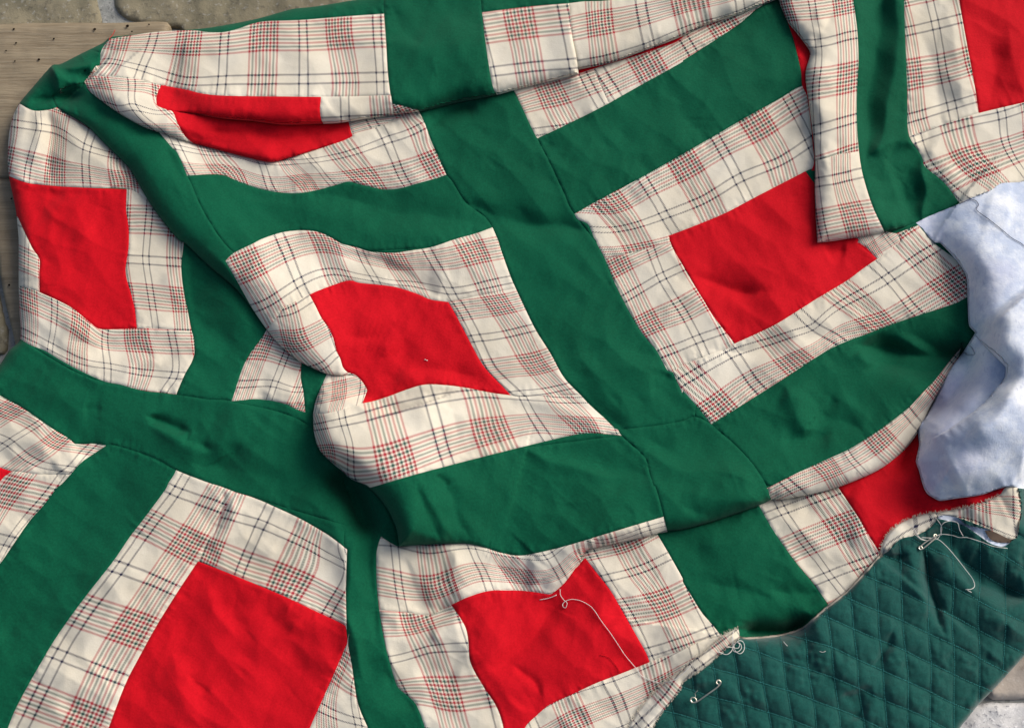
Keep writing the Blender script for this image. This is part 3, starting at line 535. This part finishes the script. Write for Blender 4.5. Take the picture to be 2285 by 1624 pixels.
# ------------------------------------------------------------------ materials
def mat(name):
    m = bpy.data.materials.new(name); m.use_nodes = True; t = m.node_tree; b = t.nodes['Principled BSDF']
    return m, t, b
class G:
    """small helper for node maths"""
    def __init__(s, t): s.t = t
    def n(s, ty, **k):
        x = s.t.nodes.new(ty)
        for a, v in k.items(): setattr(x, a, v)
        return x
    def m(s, op, a, b=0.0, c=None):
        x = s.n('ShaderNodeMath', operation=op)
        for i, v in enumerate((a, b, c)):
            if v is None: continue
            if isinstance(v, (int, float)): x.inputs[i].default_value = v
            else: s.t.links.new(v, x.inputs[i])
        return x.outputs[0]
    def mix(s, f, a, b, bt='MIX'):
        x = s.n('ShaderNodeMix', data_type='RGBA', blend_type=bt)
        for i, v in ((0, f), (6, a), (7, b)):
            if isinstance(v, (int, float)): x.inputs[i].default_value = v
            elif isinstance(v, tuple): x.inputs[i].default_value = v+(1,) if len(v) == 3 else v
            else: s.t.links.new(v, x.inputs[i])
        return x.outputs[2]
    def noise(s, vec, scale, detail=2, rough=.5, mapscale=None, rot=None):
        if mapscale or rot:
            mp = s.n('ShaderNodeMapping'); s.t.links.new(vec, mp.inputs[0])
            if mapscale: mp.inputs['Scale'].default_value = mapscale
            if rot: mp.inputs['Rotation'].default_value = rot
            vec = mp.outputs[0]
        x = s.n('ShaderNodeTexNoise'); s.t.links.new(vec, x.inputs['Vector'])
        x.inputs['Scale'].default_value = scale; x.inputs['Detail'].default_value = detail; x.inputs['Roughness'].default_value = rough
        return x.outputs['Fac']
    def ramp(s, f, a, b):
        x = s.n('ShaderNodeMapRange'); s.t.links.new(f, x.inputs[0]); x.inputs[1].default_value = a; x.inputs[2].default_value = b
        return x.outputs[0]
    def bump(s, h, strength, dist, bsdf):
        x = s.n('ShaderNodeBump'); x.inputs['Strength'].default_value = strength; x.inputs['Distance'].default_value = dist
        s.t.links.new(h, x.inputs['Height']); s.t.links.new(x.outputs[0], bsdf.inputs['Normal'])

def cloth_mat(name, c1, c2, sheen=.25, crease=.002):
    m, t, b = mat(name); g = G(t); tc = g.n('ShaderNodeTexCoord').outputs['Object']
    n1 = g.noise(tc, 9, 5, .65); n2 = g.noise(tc, 420, 2, .8); n3 = g.noise(tc, 26, 4, .6)
    f = g.m('ADD', g.m('MULTIPLY', g.ramp(n1, .3, .7), .5), g.m('MULTIPLY', g.ramp(n2, .32, .68), .7))
    t.links.new(g.mix(f, c1, c2), b.inputs['Base Color'])
    b.inputs['Roughness'].default_value = .8; b.inputs['Specular IOR Level'].default_value = .08
    b.inputs['Sheen Weight'].default_value = sheen; b.inputs['Sheen Roughness'].default_value = .5
    h = g.m('ADD', g.m('MULTIPLY', n3, 1.0), g.m('MULTIPLY', n2, .16))
    g.bump(h, .55, crease, b)
    return m
M_green = cloth_mat('green_cotton', (.0008, .062, .030), (.0018, .096, .047), .05)
M_red = cloth_mat('red_cotton', (.43, .0025, .008), (.56, .004, .013), .04)
def plaid_mat():
    m, t, b = mat('plaid_linen'); g = G(t)
    uv = g.n('ShaderNodeUVMap'); uv.uv_map = 'weave'; sep = g.n('ShaderNodeSeparateXYZ'); t.links.new(uv.outputs[0], sep.inputs[0])
    tc = g.n('ShaderNodeTexCoord').outputs['Object']
    cream = (.71, .675, .575); red = (.40, .012, .032); grn = (.012, .07, .055); navy = (.006, .009, .045)
    wob = g.m('MULTIPLY', g.m('SUBTRACT', g.noise(tc, 60, 2), .5), .012)
    S_ = .0425
    def dirn(u, wobble):
        u = g.m('ADD', u, wobble)
        du = g.m('SUBTRACT', g.m('FRACT', g.m('ADD', u, .5)), .5)
        k = g.m('ROUND', g.m('DIVIDE', du, S_)); r = g.m('ABSOLUTE', g.m('SUBTRACT', du, g.m('MULTIPLY', k, S_)))
        inb = g.m('LESS_THAN', g.m('ABSOLUTE', k), 4.5)
        line = g.m('MULTIPLY', inb, g.m('LESS_THAN', r, S_*.29))
        odd = g.m('GREATER_THAN', g.m('ABSOLUTE', g.m('SUBTRACT', g.m('FRACT', g.m('MULTIPLY', g.m('ADD', k, 10), .5)), 0.0)), .25)
        da = g.m('SUBTRACT', g.m('FRACT', u), .5)
        nv = g.m('LESS_THAN', g.m('ABSOLUTE', g.m('SUBTRACT', g.m('ABSOLUTE', da), .053)), .0118)
        c = g.mix(line, cream, g.mix(odd, red, grn)); c = g.mix(nv, c, navy)
        return c
    U_, V_ = sep.outputs[0], sep.outputs[1]
    cu = dirn(U_, wob); cv_ = dirn(V_, wob)
    th = g.m('FRACT', g.m('MULTIPLY', g.m('ADD', U_, V_), 2.0/S_))      # 2/2 twill
    tw = g.m('GREATER_THAN', th, .5)
    c = g.mix(tw, cu, cv_)
    # slubs and the mottled natural ground
    s1 = g.noise(uv.outputs[0], 30, 3, .6, (1.0, 14.0, 1)); s2 = g.noise(uv.outputs[0], 30, 3, .6, (14.0, 1.0, 1)); s3 = g.noise(tc, 14, 3)
    s = g.m('ADD', g.m('ADD', g.m('MULTIPLY', s1, .4), g.m('MULTIPLY', s2, .4)), g.m('MULTIPLY', s3, .5))
    c = g.mix(g.ramp(s, .48, .78), g.mix(1.0, c, (.80, .765, .70), 'MULTIPLY'), c)
    t.links.new(c, b.inputs['Base Color']); b.inputs['Roughness'].default_value = .9; b.inputs['Specular IOR Level'].default_value = .15
    b.inputs['Sheen Weight'].default_value = .1
    n3 = g.noise(tc, 34, 4, .6); n2 = g.noise(tc, 700, 1)
    g.bump(g.m('ADD', n3, g.m('MULTIPLY', n2, .2)), .5, .0013, b)
    return m
M_plaid = plaid_mat()
M_teal = cloth_mat('teal_quilted_cotton', (.002, .044, .039), (.005, .080, .067), .3, .003)
def flannel_mat():
    m, t, b = mat('pale_blue_flannel'); g = G(t); tc = g.n('ShaderNodeTexCoord').outputs['Object']
    n = g.noise(tc, 17, 5, .7); sp = g.noise(tc, 260, 3, .7, (1, .35, 1), (0, 0, .5)); pk = g.noise(tc, 7, 2)
    c = g.mix(g.ramp(n, .42, .6), (.47, .55, .70), (.78, .82, .87)); c = g.mix(g.m('MULTIPLY', g.ramp(pk, .52, .7), .5), c, (.58, .52, .66))
    c = g.mix(g.m('MULTIPLY', g.ramp(sp, .57, .68), .5), c, (.42, .47, .60))
    t.links.new(c, b.inputs['Base Color']); b.inputs['Roughness'].default_value = 1; b.inputs['Specular IOR Level'].default_value = .05
    b.inputs['Sheen Weight'].default_value = .4
    g.bump(g.m('ADD', g.noise(tc, 40, 4, .6), g.m('MULTIPLY', g.noise(tc, 500, 2), .3)), .6, .0015, b)
    return m
M_flan = flannel_mat()
def plain(name, col, rough=.6, metal=0, spec=.5):
    m, t, b = mat(name); g = G(t); tc = g.n('ShaderNodeTexCoord').outputs['Object']
    n = g.noise(tc, 120, 3); t.links.new(g.mix(n, tuple(c*.75 for c in col), tuple(min(1, c*1.2) for c in col)), b.inputs['Base Color'])
    b.inputs['Roughness'].default_value = rough; b.inputs['Metallic'].default_value = metal; b.inputs['Specular IOR Level'].default_value = spec
    return m
M_white = plain('white_cotton_thread', (.72, .70, .66), .8, 0, .2)
M_dark = plain('navy_cotton_thread', (.03, .035, .08), .8, 0, .2)
M_steel = plain('nickel_plated_steel', (.62, .58, .48), .28, 1)
M_fuzz = plain('grey_wadding', (.36, .32, .27), 1, 0, 0)
M_brown = plain('brown_gap_shade', (.10, .075, .06), 1, 0, 0)  # dark brown standing for shade inside the hem opening
M_stitch = plain('teal_stitching', (.035, .22, .215), .8, 0, .2)
def wood_mat():
    m, t, b = mat('weathered_wood'); g = G(t); tc = g.n('ShaderNodeTexCoord').outputs['Object']
    n1 = g.noise(tc, 5, 6, .65, (1, 16, 1)); n2 = g.noise(tc, 22, 5, .7, (1, 22, 1)); n3 = g.noise(tc, 6, 3)
    c = g.mix(g.ramp(n1, .3, .7), (.16, .12, .072), (.30, .245, .16)); c = g.mix(g.m('MULTIPLY', g.ramp(n2, .45, .75), .55), c, (.37, .32, .23))
    c = g.mix(g.m('MULTIPLY', g.ramp(n3, .5, .75), .4), c, (.13, .09, .05))
    vo = g.n('ShaderNodeTexVoronoi'); t.links.new(tc, vo.inputs[0]); vo.inputs['Scale'].default_value = 22
    t.links.new(c, b.inputs['Base Color']); b.inputs['Roughness'].default_value = .75
    g.bump(g.m('ADD', n1, n2), .5, .002, b); return m
M_wood = wood_mat()
def stone_mat(name, a, b_, sp, spc, scale=40, amt=.5):
    m, t, b = mat(name); g = G(t); tc = g.n('ShaderNodeTexCoord').outputs['Object']
    n1 = g.noise(tc, scale*.25, 5, .65); n2 = g.noise(tc, scale*3, 4, .7)
    c = g.mix(g.ramp(n1, .35, .65), a, b_); c = g.mix(g.m('MULTIPLY', g.ramp(n2, .56, .64), amt), c, spc)
    c = g.mix(g.m('MULTIPLY', g.ramp(g.noise(tc, scale*5, 2), .6, .7), amt), c, sp)
    t.links.new(c, b.inputs['Base Color']); b.inputs['Roughness'].default_value = .85
    g.bump(g.m('ADD', n1, g.m('MULTIPLY', n2, .35)), .7, .004, b); return m
M_stone = stone_mat('grey_green_stone', (.15, .137, .088), (.24, .21, .14), (.34, .34, .31), (.055, .052, .042))
M_gran = stone_mat('pale_granite', (.50, .50, .50), (.62, .62, .62), (.78, .78, .78), (.16, .17, .2), 70, .8)
M_ledge = stone_mat('beige_stone', (.40, .35, .30), (.52, .47, .42), (.6, .58, .55), (.24, .2, .16), 30, .5)
M_mort = stone_mat('grey_mortar', (.20, .21, .20), (.36, .37, .35), (.4, .4, .4), (.04, .04, .04), 60, .5)

# ------------------------------------------------------------------ objects
def link(name, me, m, parent=None):
    o = bpy.data.objects.new(name, me); C.objects.link(o)
    if m and not me.materials: me.materials.append(m)
    if parent: o.parent = parent
    return o
def thing(name, label, cat, loc=(0, 0, 0), group=None):
    o = bpy.data.objects.new(name, None); C.objects.link(o); o.location = loc; o['label'] = label; o['category'] = cat
    o.empty_display_size = .02
    if group: o['group'] = group
    return o
def mesh_from(name, V_, F_, m, parent, uv=None, flip=True):
    me = bpy.data.meshes.new(name); me.from_pydata(V_.tolist(), [], F_.tolist()); 
    if uv is not None:
        l = me.uv_layers.new(name='weave'); idx = np.zeros(len(me.loops), int); me.loops.foreach_get('vertex_index', idx)
        l.data.foreach_set('uv', uv[idx].ravel())
    me.polygons.foreach_set('use_smooth', np.ones(len(me.polygons), bool)); me.update()
    return link(name, me, m, parent)
quilt = thing('patchwork_quilt', 'rumpled patchwork quilt of green strips, red squares and cream plaid strips, lying in folds', 'quilt')
backing = thing('quilted_backing', 'teal diamond-quilted backing cloth with pale blue flannel reverse, under the turned hem at lower right', 'quilt backing')
tri = W3[F]; nz = np.cross(tri[:, 1]-tri[:, 0], tri[:, 2]-tri[:, 0])[:, 2]; F = np.where((nz < 0)[:, None], F[:, ::-1], F)
NM = {'green': 'green_strip', 'red': 'red_square', 'plaid': 'plaid_strip', 'teal': 'quilted_face', 'flannel': 'flannel_side', 'shade_gap': 'hem_gap_shade'}  # last entry: painted shade of the hem opening
MM = {'green': M_green, 'red': M_red, 'plaid': M_plaid, 'teal': M_teal, 'flannel': M_flan, 'shade_gap': M_brown}
done = {}
for i, p in enumerate(PATCH):
    key = p['name'] if p['name'] == 'AR' else i
    ids = [j for j, q in enumerate(PATCH) if (q['name'] == 'AR' if key == 'AR' else j == i)]
    if key in done: continue
    done[key] = 1
    sel = np.isin(lab, ids)
    for cc in np.unique(cp[sel]):
        f = F[sel & (cp == cc)]
        if len(f) < 60: continue
        u, inv = np.unique(f, return_inverse=True); f2 = inv.reshape(-1, 3)
        uv = tps(p['A'])(VX[u]) if p['A'] else None
        nm = 'flannel_lining' if p['name'] == 'lining' else NM[p['kind']]
        mesh_from(nm, W3[u], f2, MM[p['kind']], backing if p['kind'] in ('teal', 'flannel', 'shade_gap') else quilt, uv)

# heights for the small things lying on the cloth
kv = kdtree.KDTree(len(VX))
for k, (x, y) in enumerate(VX.tolist()): kv.insert((x, y, 0), k)
kv.balance()
def hz(x, y):
    r = kv.find_n((x, y, 0), 4); return max(H[i_] for _, i_, _ in r)/1000.0
def tube(path3, r, seg=6, rfun=None):
    P = np.array(path3); n = len(P); V_ = []; F_ = []
    T = np.gradient(P, axis=0); T /= np.linalg.norm(T, axis=1, keepdims=True)+1e-12
    up = np.array([0, 0, 1.0]); 
    for i in range(n):
        a = np.cross(T[i], up); 
        if np.linalg.norm(a) < 1e-3: a = np.cross(T[i], [1, 0, 0])
        a /= np.linalg.norm(a); b = np.cross(a, T[i]); rr = r*(rfun(i/(n-1)) if rfun else 1)
        for k in range(seg): th = 2*math.pi*k/seg; V_.append(P[i]+rr*(a*math.cos(th)+b*math.sin(th)))
    for i in range(n-1):
        for k in range(seg): F_.append((i*seg+k, i*seg+(k+1) % seg, (i+1)*seg+(k+1) % seg, (i+1)*seg+k))
    F_.append(tuple(range(seg))[::-1]); F_.append(tuple((n-1)*seg+k for k in range(seg)))
    return V_, F_
def tubes(name, L, m, parent=None):
    V_ = []; F_ = []
    for v, f in L:
        o = len(V_); V_ += [tuple(q) for q in v]; F_ += [tuple(i+o for i in t) for t in f]
    me = bpy.data.meshes.new(name); me.from_pydata(V_, [], F_); me.polygons.foreach_set('use_smooth', [True]*len(F_)); me.update()
    return link(name, me, m, parent)
def on_cloth(s, lift=1.0, step=3, loops=0, dense=True):
    P = smooth(pts(s), False, step, 170)
    z = np.array([hz(x, y) for x, y in P]); k = np.ones(5)/5
    z2 = np.convolve(np.pad(z, 2, 'edge'), k, 'valid'); z = np.maximum(z2, z)+lift/1000
    return place(P, z)
def thread(s, label, m=M_white, r=.00033, lift=.8, name='loose_thread', group=None):
    o = tubes(name, [tube(on_cloth(q, lift+i_*.5), r, 5) for i_, q in enumerate(s)], m)
    o['label'] = label; o['category'] = 'thread'
    if group: o['group'] = group
    return o
thread(['12 1325,762 1380,752 1420,738 1440,728', '12 1463,690 1466,730 1490,765 1510,782 1500,815 1483,808 1480,790 1500,770 1540,758 1600,768 1660,800 1690,830 1740,905 1800,985 1850,1060 1900,1135 1965,1212 2010,1270 2060,1295 2130,1318 2180,1312 2230,1295 2284,1255 22 60,1195'],
       'long white thread with a small loop trailing across the red square at bottom centre')
thread(['12 1730,1130 1790,1145 1830,1190 1850,1220 1862,1250'], 'short fine red thread end near the lower corner of the bottom centre red square', M_red, .0003)
thread(['22 340,962 335,1000 340,1050 350,1100 380,1122 405,1105 413,1070 400,1040 375,1035 350,1055 335,1085 345,1108 370,1108 392,1085 385,1055 360,1045', '22 230,1105 265,1120 295,1127 325,1105 335,1070 330,1030 335,990', '22 290,1075 330,1080 370,1085 380,1060 362,1040'],
       'small tangle of white thread hanging from the turned hem corner, above the open safety pin', lift=2)
thread(['22 1500,255 1540,275 1565,320 1590,350 1640,365 1700,355 1725,320 1730,270 1690,208', '22 1560,330 1600,360 1660,360 1720,325 1800,330 1850,345 1900,345 2000,375 2080,405 2172,418', '22 1730,330 1725,280 1750,245 1800,235 1840,250 1850,290 1875,335', '22 1600,345 1700,355 1760,400 1830,480 1900,570 1940,625 1952,670 1930,690 1890,693', '22 1905,698 1932,712'],
       'tangle of pale thread with a long trailing end, below the plaid hem at right', lift=3)
thread(['20 1850,1362 1890,1345 1930,1333 1965,1345 1978,1372 1962,1392 1965,1405 2010,1440 2060,1475 2140,1540 2200,1590 2260,1624 21 2284,20 2330,60'],
       'dark thread curving across the pale blue flannel at upper right', M_dark, .00036)
thread(['11 555,782 562,778 570,785 578,784'], 'tiny white lint speck on the red square of the centre block', M_white, .0004)
thread(['00 770,200 755,230 735,255 728,270'], 'fine red frayed thread sticking up at the top left plaid edge', M_red, .0003)
thread(['22 675,1040 685,1055 700,1070'], 'wisp of pale lint just below the raw grey wadding edge', M_white, .0003)
thread(['22 915,1105 935,1112 955,1105'], 'short wisp of pale lint in the middle of the teal quilted backing', M_white, .00025)

# safety pins
def pin(label, pa, pb, closed, lift):
    a = np.array(pts(pa)[0]); b = np.array(pts(pb)[0]); zz = max(hz(*(a+(b-a)*t)) for t in np.linspace(0, 1, 9))+lift
    A = place(a, zz); B_ = place(b, zz)
    t = thing('safety_pin', label, 'safety pin', tuple(A), 'nickel safety pins on the backing')
    X = B_-A; L = np.linalg.norm(X); X /= L; Y_ = np.cross([0, 0, 1], X)
    def q(l): return [X*(u*L)+Y_*(v*L)+np.array([0, 0, z*L]) for u, v, z in l]
    body = [(-.02, .10, 0), (-.05, .05, 0), (-.03, -.02, 0), (.05, -.06, 0), (.2, -.06, .01), (.5, -.04, .02), (.8, -.02, .01), (.97, .02, 0)]
    for k in range(13):
        th = -.6+k*.52; body.append((.95+.055*math.sin(th)*1.2, .085-.055*math.cos(th)*1.2, .004*k))
    if closed: body += [(.7, .09, .03), (.3, .10, .02), (.02, .09, .01)]
    w_ = smooth3(q(body)); tubes('wire', [tube(w_, .0008, 6)], M_steel, t)
    cl = []
    for s_ in (-1, 1):
        cl.append(tube(smooth3(q([(-.02, .10, .012*s_), (-.06, .06, .012*s_), (-.04, -.02, .012*s_), (.06, -.05, .012*s_), (.10, 0, .012*s_), (.09, .06, .012*s_), (.03, .11, .012*s_), (-.02, .10, .012*s_)])), 0.00075, 6))
    tubes('clasp', cl, M_steel, t)
    if not closed: tubes('pin_point', [tube(smooth3(q([(.09, .05, 0), (.15, .11, 0), (.16, .16, .01), (.2, .18, .02), (.28, .20, .03)])), .0003, 5)], M_steel, t)
def smooth3(P, m=6):
    P = np.array(P); o = []
    for i in range(len(P)-1):
        p0, p1, p2, p3 = P[max(i-1, 0)], P[i], P[i+1], P[min(i+2, len(P)-1)]
        for j in range(m):
            t = j/m; o.append(.5*((2*p1)+(p2-p0)*t+(2*p0-5*p1+4*p2-p3)*t*t+(3*p1-p0-3*p2+p3)*t**3))
    o.append(P[-1]); return np.array(o)
pin('open curved safety pin lying on the teal quilted backing at the bottom', '22 70,1440', '22 258,1325', False, .0022)
pin('closed safety pin under the thread tangle below the red hem', '22 1590,420', '22 1700,340', True, .004)

# fuzz along the raw edge of the wadding, frayed hem threads, quilting stitches
P = CP['raw']; L = []; r2 = random.Random(3)
for k in range(2200):
    i_ = r2.randrange(len(P)-1); a = P[i_]+(P[i_+1]-P[i_])*r2.random(); dv = P[i_+1]-P[i_]; nn = np.array([dv[1], -dv[0]])/(np.linalg.norm(dv)+1e-9)
    th = r2.uniform(-1.3, 1.3); e = nn*math.cos(th)+np.array([-nn[1], nn[0]])*math.sin(th); ln = r2.uniform(3, 9)
    z0 = hz(*(a-nn*3)); b0 = a-nn*r2.uniform(-1, 4)
    pth = [place(b0, z0+.0002), place(b0+e*ln*.5, z0+r2.uniform(0, .003)), place(b0+e*ln, z0+r2.uniform(-.002, .003))]
    L.append(tube(pth, .0002, 3))
o = tubes('wadding_fuzz', L, M_fuzz, backing); o['kind'] = 'stuff'
tubes('wadding_edge', [tube(np.array([place(p, hz(*(p)) + -.0005) for p in P[::2]]), .0015, 7, lambda t: .8+.35*math.sin(t*90)*math.sin(t*37))], M_fuzz, backing)

M_cream = plain('cream_linen_thread', (.62, .58, .48), .9, 0, .1)
L = []
for P in (CP['hemVtop'], CP['hemtop'], CP['hemV']):
    for k in range(int(len(P)*2.2)):
        i_ = r2.randrange(len(P)-1); a = P[i_]+(P[i_+1]-P[i_])*r2.random(); dv = P[i_+1]-P[i_]; nn = np.array([dv[1], -dv[0]])/(np.linalg.norm(dv)+1e-9)
        if P is CP['hemV']: nn = -nn
        th = r2.gauss(0, .35); e = nn*math.cos(th)+np.array([-nn[1], nn[0]])*math.sin(th); ln = r2.uniform(1.5, 6); z0 = max(hz(*(a-nn*3)), hz(*a))
        L.append(tube([place(a-e*2, z0+.0002), place(a+e*ln*.5, z0+r2.uniform(0, .001)), place(a+e*ln, z0+r2.uniform(-.001, .001))], .00022, 3))
o = tubes('frayed_threads', L, M_cream, quilt); o['kind'] = 'stuff'
def stitches():
    L = []; xs = np.arange(1480, 2290, 1.5); out = []
    XX, YY = np.meshgrid(np.arange(1480, 2290, 1.2), np.arange(1150, 1640, 1.2))
    a, b = quilt_ab(XX, YY); lb = label_at(XX.ravel(), YY.ravel()).reshape(XX.shape); tl = KIND[lb] == 3
    for q, other in ((a, b), (b, a)):
        fr = np.abs(q-np.round(q)); m = (fr < .011) & tl & ((other*13) % 1 < .5)
        P_ = np.stack([XX[m], YY[m]], 1); gy_, gx_ = np.gradient(q); tx = -gy_[m]; ty = gx_[m]; n_ = np.hypot(tx, ty)+1e-9
        seen = set()
        for (x, y), u, v in zip(P_, tx/n_, ty/n_):
            key = (int(x/3.2), int(y/3.2))
            if key in seen: continue
            seen.add(key); z = hz(x, y)+.0001
            L.append(tube([place((x-u*1.3, y-v*1.3), z), place((x, y), z+.0003), place((x+u*1.3, y+v*1.3), z)], .0004, 3))
    o = tubes('quilting_stitches', L, M_stitch, backing); o['kind'] = 'stuff'
stitches()

# ------------------------------------------------------------------ floor: stones, board
def slab(name, poly, ztop, thick, m, parent, rough=.0015, seed=1, cell=10, round_=6):
    P = smooth(poly, True, cell*.8); x0, y0 = P.min(0); x1, y1 = P.max(0)
    gx_, gy_ = np.meshgrid(np.arange(x0, x1, cell), np.arange(y0, y1, cell)); g = np.stack([gx_.ravel(), gy_.ravel()], 1)
    g = g[inpoly(g[:, 0], g[:, 1], P)]
    Pc = np.vstack([P, P[:1]]); d_ = dist_poly(g[:, 0], g[:, 1], Pc)[0]; g = g[d_ > cell*.5]; d_ = d_[d_ > cell*.5]
    n = len(P); co = [Vector(q) for q in P.tolist()]+[Vector(q) for q in g.tolist()]
    rv, _, rf, _, _, _ = delaunay_2d_cdt(co, [], [list(range(n))], 1, 1e-4)
    X = np.array([tuple(v) for v in rv]); dd = dist_poly(X[:, 0], X[:, 1], Pc)[0]
    z = ztop-round_/1000*(1-np.sqrt(np.clip(1-(1-np.clip(dd/14, 0, 1))**2, 0, 1)))+rough*(perlin(X[:, 0]/60, X[:, 1]/60, seed)*1.6+perlin(X[:, 0]/19, X[:, 1]/19, seed+1)*.8)
    T = place(X, z); nv = len(T); rim = place(P, np.full(n, ztop)); bot = rim.copy(); bot[:, 2] = ztop-thick
    # bottom ring sits straight under the rim
    idx = [int(np.argmin(((X-q)**2).sum(1))) for q in P]
    Bv = T[idx].copy(); Bv[:, 2] = ztop-thick
    VV = np.vstack([T, Bv]); FF = [tuple(f)[::-1] for f in rf]
    for k in range(n): a, b = idx[k], idx[(k+1) % n]; FF.append((a, b, nv+(k+1) % n, nv+k))
    me = bpy.data.meshes.new(name); me.from_pydata(VV.tolist(), [], FF); me.polygons.foreach_set('use_smooth', [True]*len(FF)); me.update()
    bm = bmesh.new(); bm.from_mesh(me); bmesh.ops.recalc_face_normals(bm, faces=bm.faces); bm.to_mesh(me); bm.free()
    return link(name, me, m, parent)
ground = bpy.data.meshes.new('floor'); q = 3.0
n_ = 40; xs = np.linspace(-q, q, n_); gv = [(x, y, -.0155) for y in xs for x in xs]
ground.from_pydata(gv, [], [(j*n_+i, j*n_+i+1, (j+1)*n_+i+1, (j+1)*n_+i) for j in range(n_-1) for i in range(n_-1)])
floor = link('floor', ground, M_mort); floor['kind'] = 'structure'
for k, (s_, m_) in enumerate([
  ('00 -900,-500 640,-500 655,0 690,100 690,150 600,220 -900,220', M_stone),
  ('00 760,-500 755,0 790,90 880,150 1200,200 1200,330 4500,330 4500,-500', M_stone),
  ('D -300,120 -60,120 0,640 6,680 22,745 18,790 -300,830', M_stone),
  ('D -300,845 -5,800 60,1100 -300,1100', M_stone),
  ('22 2070,1330 2120,1250 2170,1180 2284,1120 2600,1080 2600,1420 2284,1425 2080,1428 2030,1390', M_ledge),
  ('22 1800,1560 1960,1455 2090,1440 2284,1440 2600,1435 2600,2300 1600,2300', M_gran)]):
    slab('paving_stone', pts(s_), -.009 if k < 4 else (-.005 if k == 4 else -.010), .02, m_, floor, .003, 80+k*3, 9, 8)
board = thing('wooden_board', 'weathered brown wooden boards with worm holes under the left edge of the quilt', 'board')
slab('plank', pts('D -300,54 0,54 60,52 150,51 260,51 340,48 373,50 380,58 372,66 378,74 376,200 376,396 -300,396'), -.001, .012, M_wood, board, .0014, 91, 9, 3)
slab('plank', pts('D -300,398 376,398 376,810 40,790 26,730 12,675 2,620 -8,560 -30,480 -300,470'), -.0015, .012, M_wood, board, .0014, 95, 9, 3)

def wormhole(px, r):
    x, y = px; bm = bmesh.new(); n = 10; c = place((x, y), .0006); ring = []
    for k in range(n): th = 2*math.pi*k/n; ring.append(bm.verts.new((c[0]+r*math.cos(th), c[1]+r*math.sin(th), c[2]+.0004)))
    low = [bm.verts.new((c[0]+r*.7*math.cos(2*math.pi*k/n), c[1]+r*.7*math.sin(2*math.pi*k/n), c[2]+.0002)) for k in range(n)]
    for k in range(n): bm.faces.new((ring[k], ring[(k+1) % n], low[(k+1) % n], low[k]))
    bm.faces.new(low); me = bpy.data.meshes.new('wormhole'); bm.to_mesh(me); bm.free(); link('wormhole', me, M_hole, board)
M_hole = plain('worm_hole', (.015, .01, .007), .9, 0, .1)
for x, y, r in ((90, 190, .0014), (350, 253, .0012), (105, 280, .0013), (253, 387, .0016), (97, 398, .0011), (615, 191, .0018), (968, 160, .0011), (857, 206, .0011), (828, 170, .002), (40, 330, .001), (75, 1290, .0012), (60, 1850, .0013)):
    wormhole((x*.3434, y*.3434), r)
